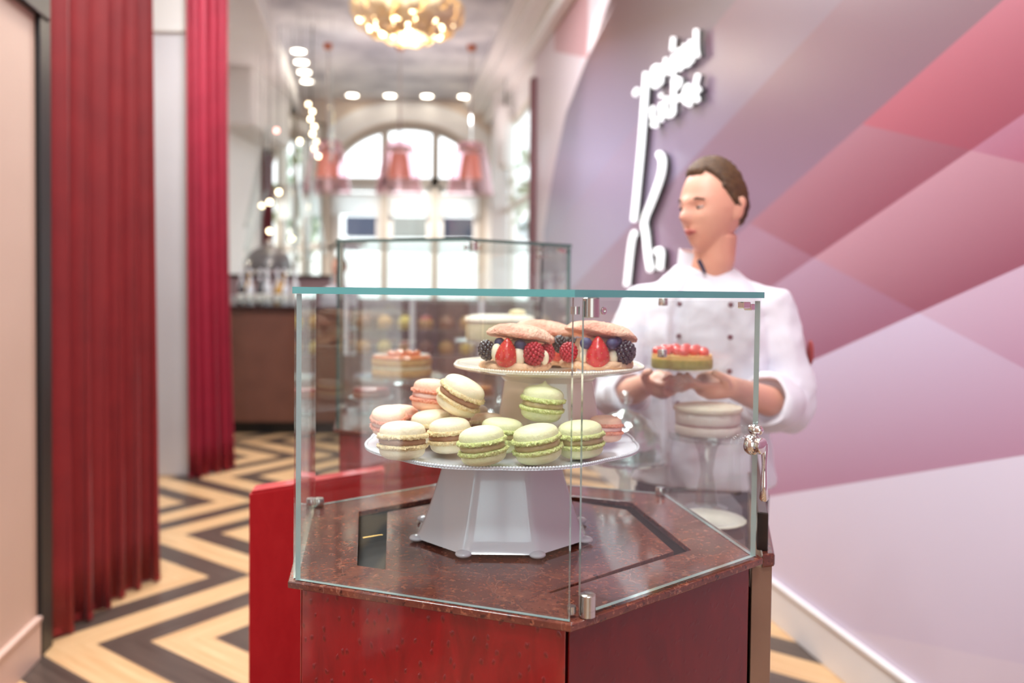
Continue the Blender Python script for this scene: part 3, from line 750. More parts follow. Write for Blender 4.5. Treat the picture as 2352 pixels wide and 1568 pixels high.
def rnd(seed): return random.Random(seed)
def shell_profile(R, h, up=True):
    P = [(0, h)]
    for i in range(1, 13):
        a = i / 12 * pi / 2
        P.append((R * sin(a) ** .78, h * (cos(a) ** .72) if i < 12 else 0.0))
    return P
def macaron(name, label, shell, foot, fill, R=.0365, peak=False, seed=1, loc=(0, 0, 0)):
    r_ = rnd(seed)
    t = thing(name, label, 'macaron', loc)
    hs = .0175; hf = .0075; fl = .0085
    ph = [r_.uniform(0, 6.28) for _ in range(8)]
    def wob(a, k): return 1 + .012 * sin(2 * a + ph[0] + k) + .010 * sin(3 * a + ph[1]) + .006 * sin(5 * a + ph[2] + k)
    def shell(z0, s, nm, pk=False):
        prof = [(r, z0 + s * z) for r, z in shell_profile(R * .955, hs)]
        if pk: prof = [(0, z0 + s * (hs + .0085)), (.0016, z0 + s * (hs + .0070)), (.0035, z0 + s * (hs + .0040)), (.008, z0 + s * (hs + .0018)), (.013, z0 + s * hs * .985)] + prof[3:]
        else: prof = [(0, z0 + s * (hs + .0006))] + prof[1:]
        prof.append((R * .90, z0 - s * .001)); prof.append((0, z0 - s * .001))
        MB().lathe(prof, 40, rfun=lambda r, z, a, j: r * wob(a, z0 * 40)).build(nm, shellm, t, local=True, smooth=60)
    shellm = shell_mats[name if False else shell_key]
    zt = fl / 2 + hf; 
    shell(zt, 1, 'top_shell', peak); shell(-zt, -1, 'bottom_shell')
    # ruffled feet
    for s in (1, -1):
        mb = MB(); n = 96
        rr = [r_.uniform(-.0016, .0020) for _ in range(n)]; zz = [r_.uniform(-.0013, .0013) for _ in range(n)]
        rows = [(.93, zt + .0006), (1.0, zt - .0006), (1.035, zt - .0028), (1.04, zt - .0048), (1.005, zt - .0068), (.93, zt - hf + .0002), (.6, zt - hf)]
        vs_ = []
        for j, (q, z) in enumerate(rows):
            am = (0, .5, 1, 1.15, 1, .35, 0)[j]
            for k in range(n):
                a = 2 * pi * k / n; r = R * q * wob(a, zt * 40 * s) + am * rr[(k + j * 17) % n] + am * .0006 * sin(31 * a + j)
                vs_.append((r * cos(a), r * sin(a), s * (z + am * zz[(k + j * 29) % n])))
        fs_ = [(j * n + k, j * n + (k + 1) % n, (j + 1) * n + (k + 1) % n, (j + 1) * n + k) for j in range(len(rows) - 1) for k in range(n)]
        mb.add(vs_, fs_)
        mb.build('ruffled_foot', foot_mats[foot], t, local=True, smooth=70)
    rr = [r_.uniform(-.0009, .0009) for _ in range(24)]
    MB().lathe([(0, -fl / 2 - .001), (R * .90, -fl / 2 - .0008), (R * .955, -fl / 2 + .002), (R * .97, 0), (R * .955, fl / 2 - .002), (R * .90, fl / 2 + .0008), (0, fl / 2 + .001)], 48,
               rfun=lambda r, z, a, j: (r + (rr[int(a / 6.2832 * 24) % 24] * .5 if r > .02 else 0) + (.0008 * sin(4 * a + ph[3]) if r > .02 else 0)) if r > 0 else 0).build('filling', fill_mats[fill], t, local=True, smooth=60)
    return t
def food(name, c, c2, rough=.6, sc=60, bump=(240, .25), sss=.15, con=.2, coat=0):
    return mat(name, c, rough, noise=(sc, c2, 5, con), bump=bump, sss=sss, coat=coat)
shell_mats = dict(cream=food('macaron_cream', rgb(240, 224, 190), rgb(246, 232, 204)), green=food('macaron_pistachio', rgb(218, 220, 172), rgb(228, 228, 186)),
                  pink=food('macaron_pink', rgb(244, 196, 170), rgb(248, 206, 182)), peach=food('macaron_peach', rgb(240, 208, 176), rgb(246, 216, 188)), tan=food('macaron_tan', rgb(206, 190, 170), rgb(214, 200, 182)))
foot_mats = dict(cream=food('foot_cream', rgb(214, 180, 124), rgb(244, 226, 184), .8, 420), green=food('foot_green', rgb(170, 184, 96), rgb(226, 228, 168), .8, 420),
                 pink=food('foot_pink', rgb(220, 122, 96), rgb(244, 180, 156), .8, 420))
fill_mats = dict(choc=food('filling_hazelnut', rgb(158, 112, 86), rgb(176, 130, 102), .35, 90, (120, .3)), tan=food('filling_pistachio', rgb(176, 156, 112), rgb(190, 172, 128), .3, 90, (120, .3)),
                 white=food('filling_rose_cream', rgb(240, 196, 186), rgb(246, 214, 204), .4, 90, (120, .3)))
def tilt(axis_deg, deg, spin=0):
    """lean by deg towards the horizontal direction axis_deg (0 = right, 90 = away)"""
    a = radians(axis_deg); ax = Vector((-sin(a), cos(a), 0))
    return (Matrix.Rotation(radians(deg), 3, ax) @ Matrix.Rotation(radians(spin), 3, 'Z')).to_euler()
GM = 'macarons piled on the white stand'
shell_key = 'cream'; mp_c = macaron('macaron', '', 'cream', 'cream', 'choc', seed=3)
shell_key = 'green'; mp_g = macaron('macaron', '', 'green', 'green', 'tan', seed=5)
shell_key = 'green'; mp_gp = macaron('macaron', '', 'green', 'green', 'tan', peak=True, seed=8, R=.0345)
shell_key = 'pink'; mp_p = macaron('macaron', '', 'pink', 'pink', 'white', seed=11)
shell_key = 'peach'; mp_e = macaron('macaron', '', 'peach', 'cream', 'choc', seed=14)
shell_key = 'tan'; mp_t = macaron('macaron', '', 'tan', 'cream', 'choc', seed=17)
used = set()
def put(proto, loc, label, rot=None, sc=1.0):
    if proto.name not in used:
        used.add(proto.name); o = proto; o.location = loc; o['label'] = label
        if rot is not None: o.rotation_euler = rot
    else: o = dup(proto, loc, label, rot=rot)
    o['group'] = GM; o.scale = (sc, sc, sc)
    return o
Z0 = ZL + .0330
put(mp_c, (-.166, 1.262, Z0), 'cream macaron with brown filling at the far left front of the pile', tilt(90, 3, 20), 1.0)
put(mp_c, (-.096, 1.305, Z0 + .001), 'cream macaron with brown filling, second from the left in the front row', tilt(180, 5, 140), .94)
put(mp_g, (-.042, 1.222, Z0 + .001), 'pale green macaron with tan filling, leftmost of the green front row', tilt(186, 8, 40), .97)
put(mp_g, (.040, 1.240, Z0 + .001), 'pale green macaron in the middle of the front row, left of the glass edge', tilt(186, 10, 200), 1.0)
put(mp_g, (.109, 1.288, Z0), 'pale green macaron at the right end of the front row, seen behind the glass edge', tilt(185, 4, 300), 1.0)
put(mp_gp, (.051, 1.333, Z0 + .049), 'pale green macaron with a pointed tip resting on top of the green ones', tilt(5, 6, 10), 1.0)
put(mp_g, (-.014, 1.318, Z0), 'pale green macaron half hidden in the second row behind two green ones', tilt(40, 5, 100), .95)
put(mp_c, (-.083, 1.350, Z0 + .058), 'cream macaron with brown filling leaning steeply on top of the pile', tilt(350, 27, 60), 1.03)
put(mp_c, (-.132, 1.373, Z0 + .003), 'cream macaron in the second row behind the two cream front ones', tilt(200, 6, 80), .95)
put(mp_p, (-.135, 1.415, Z0 + .050), 'pink macaron standing highest at the back left of the pile', tilt(30, 6, 0), .97)
put(mp_p, (-.204, 1.374, Z0 + .012), 'pink macaron at the left edge of the pile, behind the leftmost cream one', tilt(270, 14, 50), .80)
put(mp_p, (-.195, 1.442, Z0 + .002), 'pink macaron in the back row, furthest left', tilt(90, 5, 10), .95)
put(mp_e, (-.125, 1.440, Z0 - .001), 'peach macaron beneath the highest pink one', tilt(90, 0, 10), .92)
put(mp_e, (-.040, 1.400, Z0), 'peach macaron beside the foot of the upper stand, behind the steeply leaning one', tilt(90, 10, 10), .8)
put(mp_t, (-.070, 1.492, Z0), 'grey-tan macaron in the back, left of the upper stand\'s foot', tilt(90, 4, 10), .85)
put(mp_p, (.160, 1.392, Z0), 'pink macaron on the right behind the rightmost green one', tilt(90, 4, 10), .78)

# ---- berry meringues on the upper stand
M_mer = food('meringue_biscuit', rgb(240, 204, 178), rgb(228, 150, 128), .85, 26, (220, 1.0), .1, .22)
M_mer2 = food('meringue_underside', rgb(226, 176, 136), rgb(240, 205, 170), .85, 60, (200, .8), .1, .25)
M_cream_ = food('pastry_cream', rgb(246, 230, 196), rgb(250, 238, 212), .3, 30, (60, .1), .2, .2)
M_straw = mat('strawberry_red', rgb(190, 22, 26), 0.22, noise=(40, rgb(214, 60, 44), 4, .25), sss=.12, coat=.5, bump=(160, .3))
M_seed = mat('strawberry_seed', rgb(226, 180, 90), 0.4)
M_rasp = mat('raspberry_red', rgb(158, 8, 32), 0.35, noise=(60, rgb(190, 20, 50), 3, .2), sss=.15, coat=.3)
M_black_b = mat('blackberry_black', rgb(22, 18, 30), 0.16, spec=.7, coat=.6)
M_blue = mat('blueberry_skin', rgb(44, 48, 84), 0.5, noise=(50, rgb(86, 92, 130), 4, .2))
def biscuit(R, h, seed, dome=True, n=72, off=(0, 0, 0), M=None):
    r_ = rnd(seed); ph = [r_.uniform(0, 6.28) for _ in range(6)]
    prof = [(0, 0), (R * .90, 0), (R * .985, h * .06), (R * 1.0, h * .18), (R * .975, h * .30), (R * .93, h * .42), (R * .82, h * .64), (R * .64, h * .82), (R * .4, h * .97), (R * .15, h * 1.0), (0, h * 1.0)] if dome else \
           [(0, 0), (R * .94, 0), (R * 1.0, h * .25), (R * 1.0, h * .6), (R * .95, h * .9), (R * .8, h), (0, h)]
    jit = [[r_.uniform(-1, 1) for _ in range(n)] for _ in prof]
    def f(r, z, a, j):
        k = int(a / (2 * pi) * n + .5) % n
        rr = r * (1 + .02 * sin(2 * a + ph[0]) + .014 * sin(3 * a + ph[1]) + .01 * sin(7 * a + ph[2]))
        am = .0015 if r > R * .5 else .0006
        return (rr + jit[j][k] * am * (1 if .9 > z / max(h, 1e-6) > .05 else .3), z + (jit[j][k] * .0010 + .0014 * sin(5 * a + ph[3]) * (r / R) if r > 0 else 0) * (1 if j else 0))
    return MB().lathe(prof, n, off, M, rfun=f)
def strawberry(c, s, M, parent, root):
    def fn(p, d):
        t = (d.z + 1) / 2
        k = (1.0 - .62 * t ** 1.5); return Vector((p.x * k, p.y * k, p.z * 1.12))
    s *= 1.1
    o = MB().ell(c, (s, s, s), 24, 16, M, fn).build('strawberry', M_straw, parent, local=True, smooth=80)
    sd = MB()
    for i in range(46):
        z = -0.75 + 1.6 * i / 45; a = i * 2.39996
        d = Vector((sqrt(max(0, 1 - z * z)) * cos(a), sqrt(max(0, 1 - z * z)) * sin(a), z))
        p = fn(Vector((d.x * s, d.y * s, d.z * s)), d) * 1.005
        p = M @ p
        sd.ell((p.x + c[0], p.y + c[1], p.z + c[2]), (.0006, .0006, .0009), 5, 3)
    sd.build('seeds', M_seed, o, local=True)
    return o
def drupes(c, r, M, m, name, parent, n=60, k=.30):
    mb = MB()
    for i in range(n):
        z = 1 - 2 * (i + .5) / n; a = i * 2.39996; q = sqrt(1 - z * z)
        d = Vector((q * cos(a) * r[0], q * sin(a) * r[1], z * r[2])); d = M @ d
        mb.ell((c[0] + d.x * .82, c[1] + d.y * .82, c[2] + d.z * .82), (r[0] * k,) * 3, 9, 6)
    mb.ell(c, (r[0] * .8, r[1] * .8, r[2] * .8), 10, 8, M)
    return mb.build(name, m, parent, local=True, smooth=80)
def blueberry(c, r, parent):
    def fn(p, d): return p * (1 - .22 * math.exp(-((1 - d.z) / .04))) if d.z > .6 else p
    return MB().ell(c, (r, r, r * .9), 18, 14, Matrix.Rotation(-.6, 3, 'X'), fn).build('blueberry', M_blue, parent, local=True, smooth=80)
def RX(a, b=0): return Matrix.Rotation(radians(a), 3, 'X') @ Matrix.Rotation(radians(b), 3, 'Y')
def meringue(label, loc, R, tilt_, fr, hgap, seed):
    t = thing('berry_meringue', label, 'pastry', loc, 'berry meringue sandwiches on the upper stand')
    biscuit(R, .0135, seed, False).build('bottom_biscuit', M_mer2, t, local=True, smooth=60)
    Mt = (Matrix.Rotation(radians(tilt_[0]), 4, 'Y') @ Matrix.Rotation(radians(tilt_[1]), 4, 'X'))
    biscuit(R * .98, .0245, seed + 1, True, off=(tilt_[2], 0, .012 + hgap), M=Mt).build('top_biscuit', M_mer, t, local=True, smooth=60)
    r_ = rnd(seed + 2)
    cm = MB(); cm.lathe([(0, .011), (R * .60, .0115), (R * .66, .020), (R * .60, .030), (R * .5, .011 + hgap * .95), (0, .012 + hgap)], 32, rfun=lambda r, z, a, j: r * (1 + .08 * sin(4 * a + seed) + .05 * sin(7 * a)))
    for (px, py, pz, pr) in fr.get('cream', []): cm.ell((px, py, pz), (pr, pr, pr * 1.5), 14, 10)
    cm.build('cream', M_cream_, t, local=True, smooth=80)
    for (x, y, z, s, a, b) in fr.get('straw', []): strawberry((x, y, z), s, RX(a, b), t, t)
    for (x, y, z, s, a, b) in fr.get('black', []): drupes((x, y, z), (s, s, s * 1.25), RX(a, b), M_black_b, 'blackberry', t, 56, .27)
    for (x, y, z, s, a, b) in fr.get('rasp', []): drupes((x, y, z), (s, s, s * 1.15), RX(a, b), M_rasp, 'raspberry', t, 90, .20)
    for (x, y, z, s) in fr.get('blue', []): blueberry((x, y, z), s, t)
    return t
meringue('pink-tinged meringue sandwich at the left front of the upper stand, strawberry in front', (.008, 1.397, ZU + .005), .0600, (7, -6, .006),
         dict(straw=[(-.016, -.048, .030, .0205, 8, 4)], black=[(-.049, -.032, .033, .0140, 10, -8)], rasp=[(.028, -.046, .029, .0185, 20, 0), (.050, -.02, .028, .015, 0, 0)],
              cream=[(.004, -.045, .024, .011), (-.032, -.040, .030, .010), (.046, -.035, .022, .008)], blue=[(.006, -.044, .043, .010), (-.028, -.03, .046, .009)]), .038, 21)
meringue('meringue sandwich at the right of the upper stand, blackberry at its right end', (.148, 1.430, ZU + .0065), .0640, (9, -8, .006),
         dict(straw=[(-.004, -.052, .029, .0225, 5, 0)], black=[(.043, -.044, .029, .0170, 15, 10), (-.066, -.018, .040, .0125, 0, 0)], rasp=[(-.052, -.040, .028, .0160, 20, 0)],
              cream=[(.022, -.046, .020, .009), (-.026, -.044, .036, .009), (-.026, -.046, .022, .008)], blue=[(-.024, -.052, .044, .0105), (.020, -.052, .044, .0105), (.030, -.040, .046, .009)]), .040, 33)
meringue('meringue sandwich at the back of the upper stand, behind the other two', (.062, 1.548, ZU + .001), .0600, (6, -3, 0),
         dict(straw=[(.02, -.050, .030, .018, 8, 4)], black=[(.050, -.030, .036, .0135, 10, -8)], rasp=[(-.02, -.046, .029, .0165, 20, 0)], cream=[(.035, -.045, .030, .010)], blue=[(-.035, -.04, .043, .010)]), .044, 45)
# ================================================================== CURTAINS
def curtain_mat(name, c1, c2):
    m = mat(name, c1, 0.62, sheen=.12, noise=(6, c2, 3, .25))
    return m
M_cur = curtain_mat('red_curtain_cloth', rgb(118, 14, 20), rgb(134, 22, 26))
M_cur2 = curtain_mat('crimson_curtain_cloth', rgb(138, 14, 42), rgb(154, 22, 50))
def curtain(label, P, z1, n_f, amp, m, seed, flare=.25, side=1, z0=.015):
    r_ = rnd(seed); mb = MB()
    a, b = Vector((P[0][0], P[0][1], 0)), Vector((P[1][0], P[1][1], 0)); d = (b - a); L = d.length; d.normalize(); nr = Vector((d.y, -d.x, 0)) * side
    n = n_f * 14; rows = 18
    amps = [r_.uniform(.45, 1.25) for _ in range(n_f + 2)]; ws = [r_.uniform(.7, 1.3) for _ in range(n_f)]
    tot = sum(ws); cum = [0]
    for w in ws: cum.append(cum[-1] + w / tot)
    vs_ = []
    for j in range(rows + 1):
        h = j / rows; z = z0 + (z1 - z0) * h; fl = (1 - h) ** 2.2
        for i in range(n + 1):
            u = i / n
            k = max(q for q in range(n_f) if cum[q] <= u + 1e-9); f = (u - cum[k]) / (cum[k + 1] - cum[k])
            A = amps[k] * (1 - f) + amps[k + 1] * f
            off = amp * A * (.55 - .45 * cos(2 * pi * f) + .12 * sin(4 * pi * f + seed)) * (1 + flare * 1.8 * fl) + amp * .3 * sin(3.1 * u + 2 * h + seed)
            uu = u * L * (1 + flare * .30 * fl) + amp * .25 * sin(2 * pi * f) * (1 + fl)
            p = a + d * uu + nr * off
            dz = (-.012 if h == 0 else 0) * sin(2 * pi * f)
            vs_.append((p.x, p.y, z + dz * 0))
    fs_ = [(j * (n + 1) + i, j * (n + 1) + i + 1, (j + 1) * (n + 1) + i + 1, (j + 1) * (n + 1) + i) for j in range(rows) for i in range(n)]
    mb.add(vs_, fs_)
    c = (a + b) / 2
    t = thing('curtain', label, 'curtain', (c.x, c.y, 0))
    o = mb.build('cloth', m, t, smooth=80, recalc=False)
    so = o.modifiers.new('thick', 'SOLIDIFY'); so.thickness = .006; so.offset = 0
    tr = MB().tube([tuple(a + Vector((0, 0, z1 + .03))), tuple(b + Vector((0, 0, z1 + .03)))], .016, 12)
    tr.build('curtain_rail', M_dark, t)
    hm = MB()
    row = vs_[:n + 1]
    hm.loft([[(x + nr.x * q, y + nr.y * q, z) for q, z in ((.004, z0 - .004), (.004, z0 + .03), (-.004, z0 + .03), (-.004, z0 - .004))] for x, y, _ in row])
    hm.build('hem', m, t, smooth=60)
    return t
curtain('heavy red floor-length curtain nearest the camera, hanging at the end of the salmon wall', ((-1.868, 3.345), (-1.835, 4.06)), 4.35, 6, .075, M_cur, 4, .22)
curtain('crimson floor-length curtain further back, beside the white pier', ((-2.465, 6.27), (-2.30, 6.62)), 4.35, 5, .050, M_cur2, 9, .75)
curtain('narrow wine-red curtain far away at the left beyond the bar', ((-3.585, 11.92), (-3.47, 11.98)), 3.40, 4, .03, mat('wine_curtain', rgb(120, 40, 52), .7), 2, .3, z0=1.7)
# mirror panel in the far left corner
t = thing('wall_mirror', 'tall framed mirror standing across the far left corner beside the arched window', 'mirror', (-3.3, 12.6, 0))
Mm = Matrix.Translation((-3.32, 12.62, 0)) @ Matrix.Rotation(atan2(1.3, .55), 4, 'Z')
MB().box(-.68, .68, -.01, .01, .0, 4.06, Mm).build('mirror_glass', mat('mirror_silver', rgb(232, 232, 228), .02, 1.0), t)
fr = MB()
for x0, x1, z0_, z1_ in ((-.72, -.66, 0, 4.1), (.66, .72, 0, 4.1), (-.72, .72, 4.04, 4.1), (-.03, .03, 0, 4.05)): fr.box(x0, x1, -.03, .03, z0_, z1_, Mm)
fr.build('frame', mat('pale_bronze', rgb(150, 138, 124), .35, .6), t, bevel=.004)

# ================================================================== NEON SIGN ON THE MURAL WALL
M_neon = mat('neon_white', (1, 1, 1, 1), .5, emit=(.95, .98, 1.0, 1), estr=1.25)
M_can = mat('letter_return', rgb(60, 62, 58), .25, .6)
sign = thing('illuminated_sign', 'white glowing channel-letter sign with a large k and two slanting words on the mural wall', 'sign', (.9, 5.2, 1.5))
def P3(s, z, off): p = wallp(s, off, z); return p
def letter(pl, r, name='letter'):
    if len(pl) == 2:
        pts = [P3(pl[0][0], pl[0][1], .055), P3((pl[0][0] + pl[1][0]) / 2, (pl[0][1] + pl[1][1]) / 2, .055), P3(pl[1][0], pl[1][1], .055)]
    else:
        # smooth the polyline (Chaikin)
        q = [Vector(P3(s, z, .055)) for s, z in pl]
        for _ in range(2):
            w = [q[0]]
            for a, b in zip(q, q[1:]): w += [a.lerp(b, .25), a.lerp(b, .75)]
            w.append(q[-1]); q = w
        pts = q
    o = MB().tube(pts, r, 12).build(name, M_neon, sign, smooth=60)
    back = [Vector(p) + Vector((.032, .005, 0)) for p in pts]
    MB().tube(back, r * .9, 8).build('letter_return', M_can, o, smooth=60)
    return o
BIG = [[(5.40, 2.885), (5.47, 2.47), (5.545, 2.2), (5.619, 1.943)], [(5.600, 1.862), (5.668, 1.815), (5.76, 1.508)],
       [(5.128, 2.311), (5.071, 2.280), (5.065, 2.217), (5.119, 2.145), (5.265, 2.03), (5.421, 1.924), (5.362, 1.829), (5.327, 1.711), (5.263, 1.6)], [(5.15, 1.715), (5.063, 1.72), (5.087, 1.604)]]
for pl in BIG: letter(pl, .021, 'large_letter')
SM = [[(5.266, 2.88), (5.268, 2.792)], [(5.254, 2.872), (5.182, 2.872), (5.175, 2.803)], [(5.11, 2.855), (5.112, 2.768)], [(5.262, 2.776), (5.234, 2.747), (5.119, 2.755)],
      [(5.035, 2.874), (5.039, 2.796)], [(5.011, 2.779), (4.932, 2.786)], [(4.912, 2.963), (4.93, 2.891)], [(4.907, 2.857), (4.911, 2.74)],
      [(4.809, 2.865), (4.844, 2.821), (4.816, 2.742), (4.768, 2.76)], [(4.724, 2.867), (4.746, 2.816), (4.719, 2.747), (4.666, 2.742)], [(4.642, 2.864), (4.651, 2.789), (4.614, 2.745)],
      [(4.561, 2.897), (4.558, 2.788), (4.536, 2.749)], [(4.807, 2.829), (4.723, 2.827), (4.64, 2.816)],
      [(5.287, 2.616), (5.243, 2.63), (5.285, 2.576), (5.209, 2.536), (5.282, 2.521), (5.193, 2.504)], [(5.113, 2.676), (5.112, 2.661)], [(5.113, 2.621), (5.108, 2.511)],
      [(5.004, 2.629), (5.056, 2.585), (4.999, 2.517), (4.92, 2.514)], [(4.896, 2.713), (4.894, 2.513)], [(4.884, 2.71), (4.801, 2.689), (4.794, 2.661), (4.875, 2.654)],
      [(4.661, 2.621), (4.724, 2.6), (4.709, 2.526), (4.639, 2.537), (4.66, 2.606)], [(4.66, 2.606), (4.638, 2.502)], [(4.525, 2.644), (4.563, 2.591), (4.548, 2.507), (4.521, 2.514)],
      [(4.723, 2.573), (4.846, 2.584)], [(4.607, 2.572), (4.506, 2.561)]]
for pl in SM: letter(pl, .0135)
letter([(5.63, 2.80), (5.59, 2.815)], .02, 'accent')  # glowing stroke stands in for a reflection of the sign in the glossy wall

# ================================================================== CHANDELIER AND PENDANTS
M_gold = mat('gold_petal', rgb(236, 212, 168), .35, .45)
M_glow = mat('warm_bulb', (1, 1, 1, 1), .5, emit=(1.0, .78, .48, 1), estr=9)
ch = thing('chandelier', 'round golden chandelier of layered petals with warm bulbs under the cloud-painted ceiling', 'chandelier', (-.90, 7.0, 3.55))
pt = MB(); r_ = rnd(7)
for ring, (rr, zz, n) in enumerate(((.08, 3.575, 6), (.18, 3.585, 12), (.28, 3.61, 18), (.37, 3.64, 24), (.44, 3.69, 28), (.475, 3.75, 28))):
    for k in range(n):
        a = 2 * pi * (k + .5 * (ring % 2)) / n + r_.uniform(-.1, .1)
        c = (-.90 + rr * cos(a), 7.0 + rr * sin(a), zz + r_.uniform(-.02, .02))
        M = Matrix.Rotation(a, 4, 'Z') @ Matrix.Rotation(radians(-20 - ring * 10 + r_.uniform(-14, 14)), 4, 'Y')
        pt.lathe([(0, 0), (.03, .003), (.052, .012), (.050, .015), (.03, .006), (0, .003)], 12, c, M)
pt.build('petals', M_gold, ch, smooth=50)
MB().lathe([(.30, 3.90), (.46, 3.84), (.475, 3.82), (.46, 3.81), (.30, 3.875)], 40, (-.90, 7.0, 0)).build('ring_frame', M_gold, ch, smooth=40)
MB().tube([(-.90, 7.0, 3.6), (-.90, 7.0, 4.5)], .02).build('stem', M_gold, ch)
MB().lathe([(0, 4.40), (.34, 4.40), (.36, 4.43), (.36, 4.505), (0, 4.505)], 40, (-.90, 7.0, 0)).build('ceiling_canopy', M_dark, ch, smooth=40)
for k in range(26):
    a = k * 2.39996; rr = .40 * sqrt((k + .5) / 26)
    MB().ell((-.90 + rr * cos(a), 7.0 + rr * sin(a), 3.61 + .10 * (rr / .4) ** 2 + r_.uniform(-.03, .02)), (.026, .026, .026), 10, 8).build('bulb', M_glow, ch, smooth=80)
M_pinkgl = glass_mat('pink_shade_film', (.96, .86, .885, 1), .06, .25, (1, .85, .88, 1))
M_orange = mat('orange_inner_shade', rgb(228, 150, 120), .5, emit=(1, .5, .35, 1), estr=.15)
for i, (x, lab) in enumerate(((-2.33, 'leftmost'), (-1.43, 'middle'), (-.54, 'rightmost'))):
    t = thing('pendant_lamp', '%s of the three pink see-through pendant lamps in front of the arched window' % lab, 'pendant lamp', (x, 10.4, 2.65), 'pink pendant lamps')
    c = (x, 10.4, 0)
    MB().lathe([(.16, 3.30), (.19, 3.22), (.24, 3.0), (.29, 2.70), (.30, 2.66), (.294, 2.66), (.235, 3.0), (.184, 3.22), (.154, 3.30)], 36, c).build('outer_shade', M_pinkgl, t, smooth=60)
    MB().lathe([(.085, 3.16), (.10, 3.16), (.145, 2.86), (.13, 2.86)], 28, c).build('inner_shade', M_orange, t, smooth=60)
    MB().lathe([(.0, 3.20), (.15, 3.19), (.18, 3.215), (.15, 3.24), (0, 3.25)], 28, c).build('top_plate', M_polish, t, smooth=50)
    MB().tube([(x, 10.4, 3.24), (x, 10.4, 4.48)], .014).build('rod', M_polish, t)
    MB().lathe([(0, 4.44), (.05, 4.45), (.06, 4.509), (0, 4.509)], 20, c).build('ceiling_rose', mat('copper', rgb(190, 110, 80), .3, .9), t, smooth=50)
    MB().ell((x, 10.4, 2.97), (.05, .05, .06), 12, 10).build('bulb', M_glow, t, smooth=80)
# cylinder pendant by the side window
t = thing('cylinder_pendant', 'white capsule-shaped pendant lamp hanging by the side window, right of the arch', 'pendant lamp', (-.12, 11.1, 3.07))
MB().lathe([(0, 3.07), (.06, 3.08), (.105, 3.13), (.12, 3.2), (.12, 3.84), (.10, 3.90), (0, 3.92)], 28, (-.12, 11.1, 0)).build('capsule', M_white, t, smooth=60)
MB().tube([(-.12, 11.1, 3.9), (-.12, 11.1, 4.5)], .01).build('cord', M_dark, t)
# crystal rods above the bar
M_cry = glass_mat('crystal', (.93, .97, .96, 1), .22, .06, (1, 1, 1, 1))
RODS = [(-2.63, 9.0, 3.23, -2.88, 9.0, 2.13), (-2.73, 9.1, 2.55, -2.98, 9.0, 1.75), (-2.42, 9.0, 3.17, -2.47, 9.0, 1.9), (-2.26, 9.0, 2.75, -2.07, 9.1, 1.85), (-2.57, 9.1, 3.02, -2.50, 9.0, 1.85),
        (-2.15, 9.0, 3.17, -2.26, 9.0, 1.80), (-2.89, 9.0, 2.6, -3.02, 9.1, 1.9), (-2.34, 9.1, 2.6, -2.20, 9.0, 1.80), (-2.04, 9.1, 3.9, -2.04, 9.0, 2.9)]
RODL = ['crystal rod slanting down left, tallest of those nearest the crimson curtain', 'short crystal rod slanting left low by the crimson curtain', 'nearly upright crystal rod in the middle of the cluster over the bar', 'crystal rod slanting down right, second from the right over the bar',
        'crystal rod tilting slightly right in the middle of the cluster', 'long crystal rod leaning left at the right side of the cluster', 'shortest crystal rod, furthest left, half behind the crimson curtain', 'short low crystal rod slanting right over the bar', 'high vertical crystal rod left of the arched window, above the others']
for i, q in enumerate(RODS):
    a, b = Vector(q[:3]), Vector(q[3:]); a.y = b.y = 8.92 + .075 * ((i * 4) % 9)
    t = thing('hanging_crystal_rod', RODL[i], 'crystal rod', tuple(b), 'crystal rods hanging over the bar')
    MB().tube([a, a.lerp(b, .5), b], [.020, .026, .018], 6).build('rod', M_cry, t)
    MB().tube([a, Vector((a.x, a.y, 4.5))], .003, 6).build('wire', M_polish, t)
    MB().ell(tuple(b), (.028, .028, .028), 8, 6).build('end_drop', M_cry, t)
# glowing globes standing in for mirrored ceiling lights left of the arch
t = thing('globe_lamp_column', 'vertical column of small glowing globes hanging left of the arched window', 'hanging lamp', (-2.33, 9.6, 3.0))
MB().tube([(-2.36, 9.6, 2.95), (-2.33, 9.6, 4.5)], .006, 6).build('cord', M_dark, t)
for k in range(8):
    MB().ell((-2.34 - .035 * (k % 2) + .012 * (7 - k), 9.6, 2.99 + .085 * k), (.022, .022, .022), 12, 8).build('globe', M_glow, t, smooth=80)
for i, (x, z, c) in enumerate(((-2.83, 2.46, M_glow), (-2.73, 2.58, M_glow), (-2.93, 2.42, M_glow), (-2.77, 3.30, mat('rose_bulb', (1, 1, 1, 1), .5, emit=(1, .35, .3, 1), estr=5)), (-2.5, 3.18, M_glow), (-2.86, 2.13, M_glow), (-2.60, 2.05, M_glow))):  # glowing globes stand in for lamps reflected in the mirror
    t = thing('hanging_globe_lamp', ['small warm globe lamp low over the bar, middle of the cluster', 'small warm globe lamp over the bar, beside the slanting rod', 'small warm globe lamp close to the crimson curtain', 'small rose-coloured globe lamp high over the bar',
             'small warm globe lamp high among the crystal rods', 'small warm globe lamp just above the coffee machine, left', 'small warm globe lamp just above the coffee machine, right'][i], 'hanging lamp', (x, 9.64 + .02 * i, z), 'small globe lamps over the bar')
    MB().ell((x, 9.64 + .02 * i, z), (.026, .026, .026), 12, 8).build('globe', c, t, smooth=80)
    MB().tube([(x, 9.64 + .02 * i, z + .03), (x, 9.64 + .02 * i, 4.5)], .003, 6).build('cord', M_dark, t)

